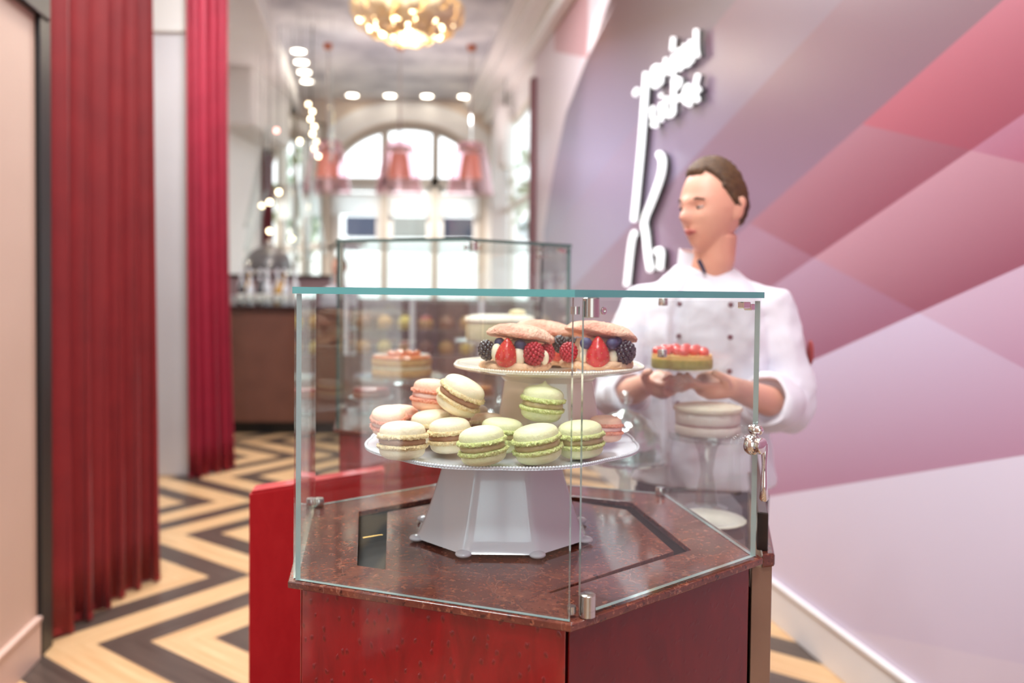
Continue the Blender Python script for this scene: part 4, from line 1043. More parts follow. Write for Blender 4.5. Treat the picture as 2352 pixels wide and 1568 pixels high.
# ================================================================== BAR, BACK COUNTER, BOTTLES, DISPLAY
M_barw = mat('brown_bar_veneer', rgb(112, 72, 58), .30, coat=.3, noise=(5, rgb(98, 62, 50), 6, .25))
t = thing('bar_counter', 'brown veneered bar counter in the left background with a dark top and kick', 'counter', (-2.2, 8.45, 0))
MB().prism([(-3.3, 8.22), (-2.62, 8.19), (-1.60, 8.24), (-1.58, 8.76), (-3.3, 8.76)], .13, 1.245).build('front_panel', M_barw, t, bevel=.004)
MB().prism([(-3.3, 8.29), (-1.66, 8.31), (-1.66, 8.7), (-3.3, 8.7)], 0, .13).build('kick_board', M_black, t)
MB().prism([(-3.32, 8.16), (-2.6, 8.15), (-1.56, 8.2), (-1.55, 8.80), (-3.32, 8.80)], 1.245, 1.285).build('bar_top', mat('dark_bar_top', rgb(52, 30, 28), .2), t, bevel=.004)
M_bglass = mat('frosted_bottle', rgb(230, 232, 236), .15, spec=.7, coat=.5)
M_btg = [mat('bottle_green', rgb(50, 74, 52), .12, coat=.5), mat('bottle_amber', rgb(196, 150, 70), .15, coat=.5), mat('bottle_clear', rgb(214, 218, 222), .1, coat=.6), mat('bottle_dark', rgb(40, 34, 40), .12, coat=.5)]
M_label = mat('paper_label', rgb(240, 236, 226), .6)
MB_ = [None] * 4
places = [(-2.80, 8.56, 2), (-2.70, 8.50, 1), (-2.61, 8.58, 3), (-2.52, 8.50, 2), (-2.43, 8.57, 2), (-2.34, 8.50, 1), (-2.25, 8.58, 2), (-2.75, 8.40, 3), (-2.65, 8.38, 2), (-2.56, 8.40, 3), (-2.47, 8.38, 2), (-2.37, 8.39, 1), (-2.29, 8.37, 2)]
LB = ['clear', 'amber', 'dark', 'clear', 'clear', 'amber', 'clear', 'dark', 'clear', 'dark', 'clear', 'amber', 'clear']
mbs = {}
for i, (x, y, k) in enumerate(places):
    row = 'back' if y > 8.45 else 'front'; idx = i if i < 7 else i - 7
    lab = '%s bottle with pale cap and label, number %s from the left in the %s row on the bar' % (['green', 'amber', 'clear', 'dark'][k], ['one', 'two', 'three', 'four', 'five', 'six', 'seven'][idx], row)
    lab = '%s bottle in the %s row on the bar, %s from the left' % (['green', 'amber', 'clear', 'dark'][k], row, ['first', 'second', 'third', 'fourth', 'fifth', 'sixth', 'seventh'][idx])
    if k in mbs: o = dup(mbs[k], (x, y, 1.286), lab, 'bottles on the bar')
    else:
        o = thing('bottle', lab, 'bottle', (x, y, 1.286), 'bottles on the bar'); mbs[k] = o
        MB().lathe([(0, 0), (.034, 0), (.037, .006), (.037, .20), (.030, .235), (.015, .265), (.013, .33), (0, .33)], 20).build('glass_body', M_btg[k], o, local=True, smooth=50)
        MB().lathe([(0, .33), (.0165, .33), (.0165, .375), (0, .378)], 16).build('cap', M_bglass, o, local=True, smooth=50)
        MB().lathe([(.0376, .05), (.0378, .051), (.0378, .15), (.0376, .151)], 20).build('paper_label', M_label, o, local=True, smooth=50)
    if row == 'front': o.scale = (1, 1, .78)
gl0 = None
for i in range(7):
    x = -2.78 + i * .092
    lab = 'small drinking glass at the front edge of the bar, %s from the left' % ['first', 'second', 'third', 'fourth', 'fifth', 'sixth', 'seventh'][i]
    if gl0: dup(gl0, (x, 8.28, 1.286), lab)
    else:
        gl0 = MB().lathe([(0, 0), (.026, 0), (.034, .10), (.032, .10), (.024, .006), (0, .006)], 18).build('drinking_glass', M_cry, smooth=50); gl0.location = (x, 8.28, 1.286)
        tag(gl0, lab, 'glass', 'glasses along the bar')
# back counter with the domed machine
t = thing('back_bar', 'mauve-brown back counter behind the bar bottles', 'counter', (-2.9, 9.75, 0))
MB().box(-3.5, -2.1, 9.55, 9.95, .0, 1.58).build('cabinet_body', mat('mauve_veneer', rgb(150, 122, 124), .4), t, bevel=.004)
MB().box(-3.52, -2.08, 9.52, 9.97, 1.58, 1.62).build('counter_top', mat('dark_bar_top', rgb(52, 30, 28), .2), t, bevel=.003)
t = thing('coffee_machine', 'grey domed coffee machine on the back counter behind the bottles', 'coffee machine', (-2.87, 9.74, 1.621))
MB().lathe([(0, 0), (.30, 0), (.30, .04), (.27, .06)], 36, (-2.87, 9.74, 1.621)).build('base', M_chrome, t, smooth=40)
M_dome = mat('grey_dome_metal', rgb(112, 108, 108), .3, .5)
MB().lathe([(.27, .055), (.275, .10), (.24, .22), (.16, .30), (.05, .33), (0, .335)], 40, (-2.87, 9.74, 1.621)).build('dome', M_dome, t, smooth=60)
MB().lathe([(0, .33), (.02, .335), (.03, .37), (.02, .40), (0, .405)], 16, (-2.87, 9.74, 1.621)).build('finial', M_chrome, t, smooth=60)
for sx in (-.12, .12): MB().tube([(-2.87 + sx, 9.48, 1.76), (-2.87 + sx, 9.40, 1.75), (-2.87 + sx, 9.38, 1.70)], .014).build('spout', M_chrome, t, smooth=60)
# pastry display counter in the middle distance
M_db = mat('display_brown', rgb(88, 62, 54), .3, coat=.3)
DX0, DX1, DY = -1.02, .20, 5.0
t = thing('pastry_counter', 'long brown pastry display counter with glass shelves in the middle distance', 'display counter', (-.41, 5.2, 0))
MB().box(DX0, DX1, DY, DY + .5, .0, 1.06).build('counter_body', M_db, t, bevel=.004)
MB().box(DX0, DX1, DY + .46, DY + .50, 1.06, 1.40).build('back_panel', M_db, t)
for z in (1.21, 1.385): MB().box(DX0, DX1, DY + .02, DY + .455, z, z + .008).build('glass_shelf', M_cry, t)
for x in (DX0, -.62, -.2, DX1 - .03): MB().box(x, x + .03, DY + .01, DY + .04, 1.06, 1.40).build('upright', mat('pale_upright', rgb(206, 206, 212), .3), t)
P_ = [mat('pastry_golden', rgb(212, 160, 84), .5, noise=(40, rgb(190, 130, 62), 4, .2)), mat('pastry_brown', rgb(150, 94, 56), .5, noise=(40, rgb(120, 72, 44), 4, .2)), mat('pastry_red', rgb(186, 70, 56), .35), mat('pastry_yellow', rgb(232, 196, 96), .5)]
pp = {}
for lvl, z in (('lower', 1.062), ('upper', 1.219)):
    for k in range(9):
        x = DX0 + .09 + k * .13; m = (k * 3 + (lvl == 'upper')) % 4
        col = ['golden', 'brown', 'red-topped', 'yellow'][m]
        lab = '%s pastry on the %s shelf of the far display counter, %s from the left' % (col, lvl, ['first', 'second', 'third', 'fourth', 'fifth', 'sixth', 'seventh', 'eighth', 'ninth'][k])
        if m in pp: o = dup(pp[m], (x, DY + .20, z), lab)
        else:
            o = thing('pastry', lab, 'pastry', (x, DY + .20, z), 'pastries in the far display counter'); pp[m] = o
            MB().lathe([(0, 0), (.042, 0), (.050, .012), (.050, .045), (.040, .052), (0, .054)], 24, rfun=lambda r, z_, a, j: r * (1 + .02 * sin(9 * a))).build('crust', P_[m if m != 2 else 0], o, local=True, smooth=50)
            MB().lathe([(.038, .052), (.034, .066), (.018, .078), (0, .080)], 20).build('topping', P_[m], o, local=True, smooth=60)

# ================================================================== CAKES BEHIND THE FRONT CASE
def glass_stand(label, loc, r, h, stem=.012):
    t = thing('glass_cake_stand', label, 'cake stand', loc)
    MB().lathe([(0, 0), (r * .55, 0), (r * .55, .004), (r * .30, .012), (stem * 1.6, h * .25), (stem, h * .5), (stem * 1.5, h * .75), (stem * 2.4, h - .012), (stem * 2.4, h - .008), (0, h - .008)], 36).build('stem', M_cry, t, local=True, smooth=60)
    MB().lathe([(0, h - .007), (r * .98, h - .007), (r * 1.0, h - .012), (r * 1.012, h - .004), (r * 1.0, h + .004), (r * .985, h - .001), (0, h - .001)], 48).build('plate', M_cry, t, local=True, smooth=40)
    return t
def layer_cake(name, label, loc, r, hs, mats, top=None, cat='cake'):
    t = thing(name, label, cat, loc)
    z = 0
    for i, (h, m) in enumerate(zip(hs, mats)):
        q = r * (1 if i % 2 == 0 else .985)
        MB().lathe([(0, z), (q * .985, z), (q, z + h * .15), (q, z + h * .85), (q * .985, z + h - .0004), (0, z + h - .0004)], 56, rfun=lambda r__, z_, a, j: r__ * (1 + .006 * sin(11 * a + i))).build(['cake_layer', 'cream_layer'][i % 2], m, t, local=True, smooth=60)
        z += h
    return t, z
ck = lambda n, a, b: food(n, a, b, .7, 60, (160, .4), .05)
M_sp = ck('sponge_golden', rgb(222, 176, 104), rgb(200, 146, 78)); M_cr = ck('cake_cream', rgb(240, 222, 178), rgb(232, 208, 160)); M_gl = mat('caramel_glaze', rgb(196, 98, 50), .18, coat=.8, noise=(30, rgb(224, 136, 70), 4, .2))
glass_stand('clear glass cake stand on the rear cabinet, under the brown layered cake', (-.345, 2.60, 1.0405), .150, .150)
t, z = layer_cake('layer_cake', 'golden-brown layered cake with caramel top on a glass stand in the rear case', (-.345, 2.60, 1.1905), .094, (.022, .010, .022), (M_sp, M_cr, M_sp))
MB().lathe([(0, z), (.090, z), (.094, z + .004), (.088, z + .012), (0, z + .013)], 48).build('glaze', M_gl, t, local=True, smooth=50)
for k in range(9):
    a = k * 2.4; q = .052 * sqrt(k / 9)
    MB().ell((q * cos(a), q * sin(a), z + .017), (.012, .012, .008), 12, 8).build('glazed_fruit', M_gl, t, local=True, smooth=80)
glass_stand('taller clear glass cake stand in the rear case, under the pale cake', (-.040, 2.83, 1.0405), .158, .253)
t, z = layer_cake('cream_cake', 'pale cream cake with white top on the taller glass stand in the rear case', (-.040, 2.83, 1.2938), .118, (.058,), (ck('buttercream_side', rgb(238, 226, 186), rgb(228, 212, 164)),))
MB().lathe([(0, z), (.116, z), (.122, z + .008), (.116, z + .020), (.09, z + .026), (0, z + .026)], 48, rfun=lambda r__, z_, a, j: r__ * (1 + .012 * sin(13 * a))).build('meringue_top', ck('almond_top', rgb(250, 238, 222), rgb(240, 222, 200)), t, local=True, smooth=60)
MB().ell((.06, .02, z + .034), (.030, .022, .012), 16, 10).build('cream_swirl', M_cr, t, local=True, smooth=80)
t = thing('low_plate', 'low glass plate under the dark red tart in the rear case', 'plate', (-.475, 2.80, 1.0405))
MB().lathe([(0, 0), (.04, 0), (.045, .045), (.075, .052), (.075, .056), (0, .056)], 36, (-.475, 2.80, 1.0405)).build('plate', M_cry, t, smooth=50)
t, z = layer_cake('red_tart', 'round dark red glazed tart at the left of the rear case', (-.475, 2.80, 1.0972), .062, (.018, .012), (ck('tart_crust', rgb(170, 90, 60), rgb(150, 72, 50)), mat('red_glaze', rgb(150, 38, 34), .2, coat=.6)), cat='tart')
t = thing('low_plate', 'low glass plate under the orange tart in the rear case', 'plate', (-.150, 2.985, 1.0405))
MB().lathe([(0, 0), (.04, 0), (.045, .030), (.095, .037), (.095, .041), (0, .041)], 36, (-.150, 2.985, 1.0405)).build('plate', M_cry, t, smooth=50)
t, z = layer_cake('orange_tart', 'bright orange glazed tart low in the middle of the rear case', (-.150, 2.985, 1.0822), .085, (.022, .012), (ck('tart_crust2', rgb(214, 140, 70), rgb(190, 110, 50)), mat('orange_glaze', rgb(244, 138, 30), .15, coat=.8, noise=(40, rgb(255, 170, 60), 3, .2))), cat='tart')
# white cake on a glass pedestal, glass cloche, white scalloped plate on the service counter
glass_stand('tall glass pedestal on the service counter in front of the chef, under the white cake', (.455, 1.905, .9606), .088, .176, .014)
t, z = layer_cake('white_cake', 'white iced round cake on the glass pedestal in front of the chef', (.455, 1.905, 1.1376), .074, (.020, .006, .024), (ck('icing', rgb(238, 228, 218), rgb(228, 214, 204)), ck('pink_filling', rgb(210, 180, 176), rgb(200, 168, 164)), ck('icing', rgb(238, 228, 218), rgb(228, 214, 204))))
MB().lathe([(0, z), (.074, z), (.078, z + .004), (.076, z + .012), (.05, z + .017), (0, z + .018)], 48, rfun=lambda r__, z_, a, j: r__ * (1 + .015 * sin(17 * a))).build('icing_top', ck('icing_top', rgb(244, 234, 214), rgb(236, 222, 198)), t, local=True, smooth=60)
t = thing('glass_cloche', 'clear glass cloche with a round knob on a low foot, left of the white cake', 'cloche', (.272, 1.955, .9606))
MB().lathe([(0, 0), (.055, 0), (.055, .004), (.016, .015), (.012, .06), (.03, .092), (.098, .100), (.100, .106), (0, .106)], 40, (.272, 1.955, .9606)).build('foot_plate', M_cry, t, smooth=60)
MB().lathe([(.086, .108), (.088, .13), (.082, .165), (.062, .195), (.034, .212), (.010, .218), (.010, .222), (.030, .210), (.058, .193), (.078, .164), (.084, .13), (.083, .108)], 40, (.272, 1.955, .9606)).build('dome', M_cry, t, smooth=70)
MB().lathe([(0, .216), (.009, .219), (.006, .228), (.014, .238), (.017, .250), (.012, .262), (0, .267)], 24, (.272, 1.955, .9606)).build('knob', M_cry, t, smooth=70)
wp = MB().lathe([(0, 0), (.045, 0), (.075, .009), (.078, .013), (.074, .015), (.045, .006), (0, .005)], 72, rfun=lambda r, z, a, j: r * (1 + (.018 * abs(sin(11 * a)) if r > .06 else 0))).build('scalloped_plate', M_porc2, smooth=50)
wp.location = (.430, 1.774, .9610); tag(wp, 'small white scalloped plate lying on the service counter just behind the front case', 'plate')

# ================================================================== STREET OUTSIDE
MST = mat('pale_paving', rgb(190, 186, 180), .8)
struct(MB().box(-14, 14, 13.95, 40, -.12, -.02).build('street_paving', MST))
struct(MB().box(2.9, 14, 6, 13.95, -.12, -.02).build('side_paving', MST))
M_awn = [mat('navy_awning', rgb(56, 62, 84), .7), mat('grey_awning', rgb(150, 148, 142), .7), mat('dark_awning', rgb(52, 56, 72), .7)]
for i, (xa, xb) in enumerate(((-4.05, -3.15), (-2.95, -1.85), (-1.75, -.85))):
    t = thing('shop_awning', ['dark awning across the street seen through the left third of the arched window', 'grey awning across the street seen through the middle third of the arched window', 'dark awning across the street seen through the right third of the arched window'][i], 'awning', ((xa + xb) / 2, 20.3, 0))
    MB().box(xa, xb, 20, 20.6, 2.75, 3.22).build('canopy', M_awn[i], t, bevel=.02)
    for x in (xa + .05, xb - .05): MB().tube([(x, 20.3, -.02), (x, 20.3, 2.8)], .02).build('post', M_white, t)
M_leaf = mat('tree_leaves', rgb(104, 140, 84), .6, noise=(8, rgb(150, 176, 120), 4, .25)); M_bark = mat('bark', rgb(96, 78, 62), .8)
for i, (x, y, h) in enumerate(((.75, 15.2, 3.2), (1.9, 14.0, 2.9), (1.5, 18.0, 3.6))):
    t = thing('street_tree', ['leafy green street tree outside nearest the side window\'s far end', 'leafy green street tree outside the side window, furthest right', 'tall leafy green street tree furthest away beyond the side window'][i], 'tree', (x, y, 0))
    MB().tube([(x, y, -.02), (x + .05, y, h * .4), (x, y, h * .8)], [.12, .09, .05]).build('trunk', M_bark, t)
    f_ = MB(); rr_ = rnd(60 + i)
    for k in range(260):
        d = Vector((rr_.gauss(0, 1), rr_.gauss(0, 1), rr_.gauss(0, 1))).normalized() * (rr_.random() ** .5)
        c = (x + d.x * .85, y + d.y * .85, h + d.z * 1.2)
        f_.ell(c, (rr_.uniform(.05, .13),) * 2 + (.03,), 6, 4, Euler((rr_.uniform(0, 3), rr_.uniform(0, 3), 0)).to_matrix())
    f_.build('foliage', M_leaf, t)
# ================================================================== PEOPLE
M_skin = mat('skin', rgb(232, 180, 156), .40, noise=(9, rgb(222, 162, 140), 4, .25), sss=.12)
M_arm = M_skin
M_hair = mat('brown_hair', rgb(72, 50, 34), .55, noise=(60, rgb(100, 72, 46), 5, .2), bump=(180, .8))
M_coat = mat('white_cotton', rgb(222, 222, 232), .75, sheen=.2, bump=(9, .25))
M_trou = mat('dark_trousers', rgb(44, 36, 38), .75)
def head_fn(p, d, S=1.0):
    """sculpt an ellipsoid into a head; p local, forward = -y"""
    x, y, z = p.x, p.y, p.z
    f = max(0.0, -d.y)
    # narrow the jaw, flatten the sides
    if z < 0:
        t = min(1, -z / .115); x *= 1 - .30 * t ** 1.3; y *= 1 - .18 * t if y > 0 else 1 - .10 * t
        if y > 0: z *= 1 - .25 * t * d.y
    y_ = y - .030 * min(1, max(0, -z) / .115) ** 1.6
    def g(cx, cz, sx, sz): return math.exp(-((x - cx) / sx) ** 2 - ((z - cz) / sz) ** 2)
    if d.y < .25:
        y_ += (-.025 * g(0, -.022, .0105, .014) - .013 * g(0, -.002, .009, .024)) * (f > 0)   # nose
        y_ += -.006 * g(0, .022, .05, .010) * f                                              # brow
        y_ += .009 * (g(.030, .003, .015, .011) + g(-.030, .003, .015, .011)) * f            # sockets
        y_ += -.006 * g(0, -.052, .022, .006) * f - .006 * g(0, -.063, .020, .006) * f       # lips
        y_ += .003 * g(0, -.0575, .024, .003) * f
        y_ += -.009 * g(0, -.094, .020, .014) * f                                            # chin
        y_ += -.005 * (g(.042, -.022, .02, .018) + g(-.042, -.022, .02, .018)) * f           # cheeks
    return Vector((x, y_, z))
def head_parts(mb, T, r=(.074, .094, .118)):
    mb.ell((0, 0, 0), r, 64, 56, None, lambda p, d: T @ head_fn(p, d))
def tf(T): return lambda p, d: T @ p
def limb(mb, pts, rs, n=16): mb.tube(pts, rs, n)
def ell_at(mb, T, c, r, n=20, m=14, R=None):
    def f(p, d):
        q = p if R is None else R @ p
        return T @ (q + Vector(c))
    mb.ell((0, 0, 0), r, n, m, None, f)
def remesh(o, vox, sm=3, it=1.0):
    r = o.modifiers.new('merge', 'REMESH'); r.mode = 'VOXEL'; r.voxel_size = vox; r.use_smooth_shade = True
    s = o.modifiers.new('soften', 'SMOOTH'); s.factor = .5; s.iterations = sm
def face(parent, T, brow=M_hair):
    for sx in (-1, 1):
        e = MB(); ell_at(e, T, (sx * .030, -.0755, .004), (.0115, .008, .0065)); eo = e.build('eye', mat('eye_white', rgb(222, 214, 210), .2), parent, smooth=80)
        e = MB(); ell_at(e, T, (sx * .030 - .003, -.0815, .002), (.0052, .003, .0052)); e.build('iris', mat('iris', rgb(60, 70, 80), .15), eo, smooth=80)
        e = MB(); ell_at(e, T, (sx * .030, -.0775, .0085), (.0135, .0075, .0040)); e.build('eyelid', M_skin, eo, smooth=80)
        b = MB(); b.tube([T @ Vector((sx * .014, -.0895, .021)), T @ Vector((sx * .030, -.0880, .026)), T @ Vector((sx * .046, -.0750, .021))], [.0028, .0032, .0018], 8)
        b.build('eyebrow', brow, parent, smooth=80)
    l = MB(); M_lip = mat('lip', rgb(196, 112, 106), .4)
    l.tube([T @ Vector((-.021, -.0855, -.0580)), T @ Vector((-.008, -.0945, -.0545)), T @ Vector((0, -.0950, -.0558)), T @ Vector((.008, -.0945, -.0545)), T @ Vector((.021, -.0855, -.0580))], [.0012, .0042, .0040, .0042, .0012], 10)
    l.tube([T @ Vector((-.020, -.0850, -.0588)), T @ Vector((0, -.0935, -.0640)), T @ Vector((.020, -.0850, -.0588))], [.0012, .0050, .0012], 10)
    l.build('lips', M_lip, parent, smooth=80)

HIPC = Vector((.537, 2.32, 0))
ch_ = thing('person', 'man in white chef jacket with short brown hair, holding a fruit cake, looking left', 'person', tuple(HIPC))
Rb = Matrix.Rotation(radians(-14), 4, 'Z'); TB = Matrix.Translation(HIPC) @ Rb
TH = Matrix.Translation((.546, 2.262, 1.693)) @ Matrix.Rotation(radians(-58), 4, 'Z') @ Matrix.Rotation(radians(6), 4, 'X') @ Matrix.Scale(1.05, 4)
def B(x, y, z): return TB @ Vector((x, y, z))
b = MB()
head_parts(b, TH)
for sx in (-1, 1):   # ears
    ell_at(b, TH, (sx * .0735, .012, -.008), (.0075, .018, .031), R=Matrix.Rotation(radians(sx * -18), 3, 'Z') @ Matrix.Rotation(radians(-12), 3, 'X'))
    ell_at(b, TH, (sx * .078, .020, .006), (.006, .013, .018), R=Matrix.Rotation(radians(sx * -24), 3, 'Z'))
# neck, torso, arms, legs
limb(b, [B(0, -.01, 1.42), B(0, -.015, 1.50), Vector((.553, 2.275, 1.56)), Vector((.552, 2.268, 1.62))], [.085, .066, .057, .060], 24)
def ringp(z, rx, ry, cy_=0.0, n=28, T=TB, pw=2.3):
    out = []
    for k in range(n):
        a = 2 * pi * k / n; c, s = cos(a), sin(a)
        q = (abs(c) ** pw + abs(s) ** pw) ** (-1 / pw)
        out.append(T @ Vector((rx * c * q, ry * s * q + cy_, z)))
    return out
b.loft([ringp(.86, .155, .105), ringp(.95, .165, .115), ringp(1.08, .145, .10), ringp(1.22, .150, .105), ringp(1.34, .165, .105), ringp(1.42, .155, .085), ringp(1.48, .09, .06)])
LS, LE, LW = B(.170, .0, 1.425), Vector((.752, 2.235, 1.150)), Vector((.522, 1.968, 1.237))
RS, RE, RW = B(-.165, .0, 1.425), Vector((.285, 2.215, 1.175)), Vector((.345, 2.048, 1.236))
limb(b, [LS, LS.lerp(LE, .5), LE, LE.lerp(LW, .3), LE.lerp(LW, .7), LW], [.052, .046, .040, .041, .033, .026])
limb(b, [RS, RS.lerp(RE, .5), RE, RE.lerp(RW, .5), RW], [.052, .046, .038, .036, .026])
for sx in (-1, 1): limb(b, [B(sx * .085, 0, .92), B(sx * .10, .0, .50), B(sx * .11, .02, .10), B(sx * .11, .03, .06)], [.085, .058, .040, .036])
# hands: palm plus five separate fingers each, curled under the plate
def hand(W, fwd, up, side, sgn):
    """W wrist; fwd finger direction; up towards the plate; side = thumb side"""
    f, u, s = fwd.normalized(), up.normalized(), side.normalized()
    pc = W + f * .045
    limb(b, [W - f * .01, W + f * .02, W + f * .055, W + f * .085], [.025, .031, .036, .026], 16)
    for k, (o, L, r) in enumerate(((.030, .070, .0085), (.011, .078, .0088), (-.008, .073, .0085), (-.026, .058, .0078))):
        a = W + f * .070 + s * o
        limb(b, [a - f * .02, a + f * L * .40 - u * .004, a + f * L * .78 + u * .004, a + f * L * .98 + u * .020], [r * 1.08, r, r * .95, r * .72], 10)
    a = W + f * .025 + s * .024
    limb(b, [a, a + s * .022 + f * .018 + u * .010, a + s * .032 + f * .042 + u * .018, a + s * .030 + f * .060 + u * .024], [.0125, .0112, .0098, .0078], 10)
hand(LW, Vector((-.88, -.30, .10)), Vector((0, 0, 1)), Vector((.30, -.85, .15)), 1)
hand(RW, Vector((.35, -.75, .02)), Vector((0, 0, 1)), Vector((-.8, -.3, .2)), -1)
body = b.build('body', M_skin, ch_)
remesh(body, .0042, 3)
face(ch_, TH)
# hair: scalp shell that rises out of the skin only where hair grows
def hair_fn(p, d):
    q = head_fn(p, d)
    z = d.z; front = -d.y
    # hairline height by direction
    line = .66 if front > .55 else (.66 - (.55 - front) * 1.32 if front > -.1 else -.20 - .35 * min(1, (-front - .1) * 2.0))
    if abs(d.x) > .35 and front > .30: line += .12
    a = (z - line) / .10; a = max(0.0, min(1.0, a))
    ht = .006 + .009 * max(0, z) ** 2
    n_ = d.normalized()
    jag = .0030 * sin(41 * d.x + 17 * d.y) * sin(37 * d.y + 23 * d.z)
    return q + n_ * (-.012 + a * (.012 + ht + jag) )
h = MB(); h.ell((0, 0, 0), (.0745, .0945, .1185), 96, 72, None, lambda p, d: TH @ hair_fn(p, d))
h.build('hair', M_hair, ch_, smooth=80)
# jacket
j = MB()
def rg(z, rx, ry, cy_=0.0, pw=2.4): return ringp(z, rx, ry, cy_, 40, TB, pw)
j.loft([rg(.935, .198, .150), rg(.99, .194, .146), rg(1.10, .180, .132), rg(1.24, .184, .130), rg(1.34, .190, .130), rg(1.42, .186, .118, .0, 2.2), rg(1.465, .160, .102, 0, 2.1), rg(1.50, .118, .086, 0, 2.0), rg(1.535, .080, .074, -.004, 2.0)])
j.tube([LS + (B(-.05, 0, 1.46) - B(0, 0, 1.45)), LS, LS.lerp(LE, .35) + Vector((.015, 0, 0)), LS.lerp(LE, .7) + Vector((.022, 0, 0)), LE + Vector((.008, 0, -.004))], [.060, .068, .066, .064, .064], 24)
j.tube([LE + Vector((.008, .01, .01)), LE + Vector((0, 0, 0)), LE.lerp(LW, .20), LE.lerp(LW, .34)], [.064, .070, .068, .066], 24)
j.tube([RS + (B(.05, 0, 1.46) - B(0, 0, 1.45)), RS, RS.lerp(RE, .4) + Vector((-.012, 0, 0)), RS.lerp(RE, .8) + Vector((-.012, 0, 0)), RE, RE.lerp(RW, .30)], [.060, .066, .062, .060, .058, .056], 24)
jo = j.build('chef_jacket', M_coat, ch_)
remesh(jo, .0075, 5)
tx = bpy.data.textures.new('cloth_folds', 'CLOUDS'); tx.noise_scale = .11; tx.noise_depth = 2
dm = jo.modifiers.new('folds', 'DISPLACE'); dm.texture = tx; dm.strength = .026; dm.mid_level = .5; dm.texture_coords = 'GLOBAL'
# rolled cuffs, collar, front flap, buttons, badge
for nm, E_, W_, a0, a1, R_ in (('rolled_cuff', LE, LW, .20, .46, .072), ('rolled_cuff', RE, RW, .22, .46, .058)):
    c = MB(); p0, p1 = E_.lerp(W_, a0), E_.lerp(W_, a1); ax = (p1 - p0)
    Mq = Matrix.Translation(p0) @ ax.to_track_quat('Z', 'Y').to_matrix().to_4x4(); Lg = ax.length
    c.lathe([(R_ * .80, 0), (R_ * 1.02, .004), (R_ * 1.10, Lg * .35), (R_ * 1.04, Lg * .8), (R_ * .96, Lg), (R_ * .82, Lg), (R_ * .78, Lg * .6)], 36, M=Mq, rfun=lambda r, z, a, jj: r * (1 + .03 * sin(3 * a + jj) + .02 * sin(7 * a)))
    c.build(nm, M_coat, ch_, smooth=70)
cl = MB(); rings_ = []
for k in range(33):
    a = radians(-90 + 22 + (360 - 44) * k / 32)
    ca, sa = cos(a), sin(a)
    fr_ = max(0, -sa)
    o1 = B(.076 * ca, .070 * sa - .006, 1.525 - .006 * fr_); o2 = B(.070 * ca, .064 * sa - .004, 1.585 - .018 * fr_)
    i2 = B(.064 * ca, .058 * sa - .004, 1.584 - .018 * fr_); i1 = B(.068 * ca, .062 * sa - .006, 1.525 - .006 * fr_)
    rings_.append([o1, o2, i2, i1])
cl.loft(rings_); cl.build('collar', M_coat, ch_, smooth=50)
dk = MB(); dk.tube([B(-.012, -.082, 1.548), B(.004, -.098, 1.515)], [.006, .004], 8); dk.build('undershirt', mat('navy_shirt', rgb(40, 44, 70), .8), ch_)
fl = MB(); pts_ = [(-.052, -.094, 1.520), (-.085, -.120, 1.46), (-.088, -.137, 1.36), (-.086, -.136, 1.24), (-.084, -.139, 1.10), (-.084, -.151, .96)]
fl.loft([[B(x, y - .004, z), B(x + .008, y - .006, z), B(x + .008, y + .004, z), B(x, y + .004, z)] for x, y, z in pts_]); fl.build('front_flap_edge', M_coat, ch_, smooth=40)
M_btn = mat('maroon_button', rgb(96, 40, 56), .4)
for sx, xs in ((1, .072), (-1, -.060)):
    for k, z in enumerate((1.43, 1.345, 1.255, 1.165)):
        bb_ = MB(); ell_at(bb_, TB, (xs if sx > 0 else xs, -.126 - (.014 if k < 2 else .012) - (0 if k else -.008), z), (.0075, .004, .0075), 12, 8); bb_.build('button', M_btn, ch_, smooth=80)
bd = MB(); c = LS.lerp(LE, .45) + Vector((.088, -.012, 0)); ell_at(bd, Matrix.Identity(4), tuple(c), (.006, .022, .035)); bd.build('sleeve_badge', mat('badge_red', rgb(150, 60, 60), .6), ch_, smooth=80)
# trousers and shoes
tr = MB(); tr.loft([rg(.84, .165, .12), rg(.92, .178, .130), rg(.96, .176, .128)])
for sx in (-1, 1): tr.tube([B(sx * .085, 0, .90), B(sx * .095, 0, .50), B(sx * .11, .02, .05)], [.100, .082, .072], 20)
tr.build('trousers', M_trou, ch_, smooth=60)
for sx in (-1, 1):
    s_ = MB(); s_.ell((0, 0, 0), (.045, .13, .045), 20, 12, None, lambda p, d: TB @ Vector((p.x + sx * .11, p.y - .04, max(.001, p.z + .045)))); s_.build('shoe', M_black, ch_, smooth=60)

# fruit cake on a glass plate held by the chef
pl = MB().lathe([(0, 0), (.055, 0), (.082, .006), (.084, .009), (.080, .010), (.054, .004), (0, .004)], 48).build('glass_plate', M_cry, smooth=50)
pl.location = (.393, 1.905, 1.2815); tag(pl, 'small clear glass plate held in the chef\'s hands under the fruit cake', 'plate')
t = thing('fruit_cake', 'small cake with green-yellow sponge and red fruit on top, held up by the chef', 'cake', (.393, 1.905, 1.2868))
ck1 = ck('pistachio_sponge', rgb(186, 170, 84), rgb(150, 150, 60)); ck2 = ck('custard', rgb(232, 190, 110), rgb(222, 170, 90))
MB().lathe([(0, 0), (.068, 0), (.070, .004), (.070, .022), (0, .022)], 40).build('sponge', ck1, t, local=True, smooth=50)
MB().lathe([(0, .022), (.069, .022), (.068, .032), (0, .033)], 40).build('custard_layer', ck2, t, local=True, smooth=50)
r_ = rnd(5)
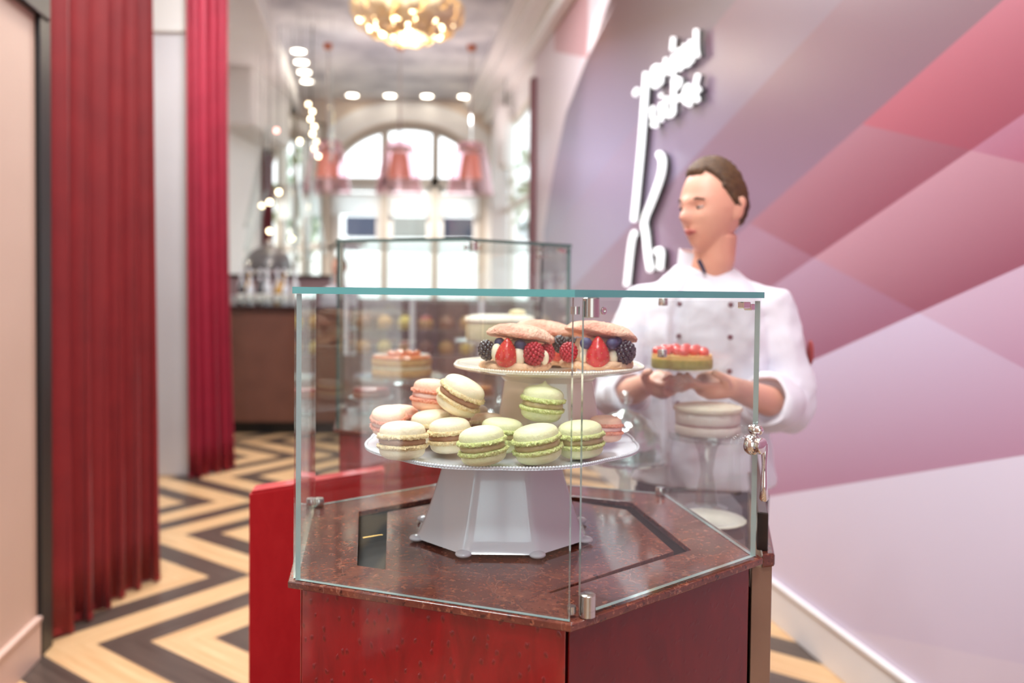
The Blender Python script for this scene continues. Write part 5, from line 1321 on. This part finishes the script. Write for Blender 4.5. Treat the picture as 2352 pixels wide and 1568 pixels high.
for k in range(20):
    a = k * 2.39996; q = .060 * sqrt((k + .5) / 20)
    MB().ell((q * cos(a), q * sin(a), .040 + .006 * (1 - q / .05) + r_.uniform(-.002, .002)), (.0125, .0125, .011), 12, 8).build('red_fruit', mat('glazed_red_fruit', rgb(206, 44, 44), .15, coat=.6, noise=(50, rgb(224, 70, 50), 3, .2)), t, local=True, smooth=80)

# person far behind the bar
px = (-1.93, 9.28)
t = thing('person', 'blurred person in a white shirt standing behind the bar in the background', 'person', (px[0], px[1], 0))
TP = Matrix.Translation((px[0], px[1], 0)) @ Matrix.Rotation(radians(-30), 4, 'Z')
b = MB(); TH2 = TP @ Matrix.Translation((0, -.01, 1.70)); head_parts(b, TH2)
for sx in (-1, 1): ell_at(b, TH2, (sx * .074, .012, -.008), (.0075, .018, .031))
limb(b, [TP @ Vector(v) for v in ((0, 0, 1.42), (0, 0, 1.52), (0, -.005, 1.64))], [.08, .06, .056])
b.loft([ringp(z, rx, ry, 0, 28, TP) for z, rx, ry in ((.86, .155, .105), (1.08, .145, .10), (1.36, .17, .11), (1.46, .15, .085), (1.5, .08, .06))])
for sx in (-1, 1):
    q = [TP @ Vector(v) for v in ((sx * .18, 0, 1.44), (sx * .23, .0, 1.18), (sx * .19, -.20, 1.08), (sx * .17, -.27, 1.08))]
    limb(b, q, [.05, .04, .030, .034])
    for k in range(5): limb(b, [q[3] + Vector((sx * (.022 - .011 * k), 0, 0)), q[3] + TP.to_3x3() @ Vector((sx * (.024 - .012 * k), -.075 + .006 * abs(k - 2), -.01))], [.009, .007], 8)
    limb(b, [TP @ Vector(v) for v in ((sx * .085, 0, .92), (sx * .10, 0, .5), (sx * .11, .02, .06))], [.085, .058, .038])
o = b.build('body', M_skin, t); remesh(o, .009, 2)
h = MB(); h.ell((0, 0, 0), (.0745, .0945, .1185), 48, 36, None, lambda p, d: TH2 @ hair_fn(p, d)); h.build('hair', mat('sandy_hair', rgb(150, 110, 84), .6), t, smooth=80)
face(t, TH2)
s_ = MB(); s_.loft([ringp(z, rx, ry, 0, 28, TP) for z, rx, ry in ((.93, .18, .13), (1.08, .165, .12), (1.36, .19, .125), (1.45, .17, .10), (1.51, .08, .065))])
for sx in (-1, 1): s_.tube([TP @ Vector(v) for v in ((sx * .14, 0, 1.43), (sx * .18, 0, 1.43), (sx * .23, .0, 1.18), (sx * .20, -.14, 1.10))], [.07, .068, .058, .05], 18)
o = s_.build('shirt', M_coat, t); remesh(o, .012, 3)
s_ = MB(); s_.loft([ringp(z, rx, ry, 0, 24, TP) for z, rx, ry in ((.84, .165, .12), (.95, .17, .125))])
for sx in (-1, 1): s_.tube([TP @ Vector(v) for v in ((sx * .085, 0, .90), (sx * .11, .02, .03))], [.1, .07], 16)
s_.build('trousers', M_trou, t, smooth=60)
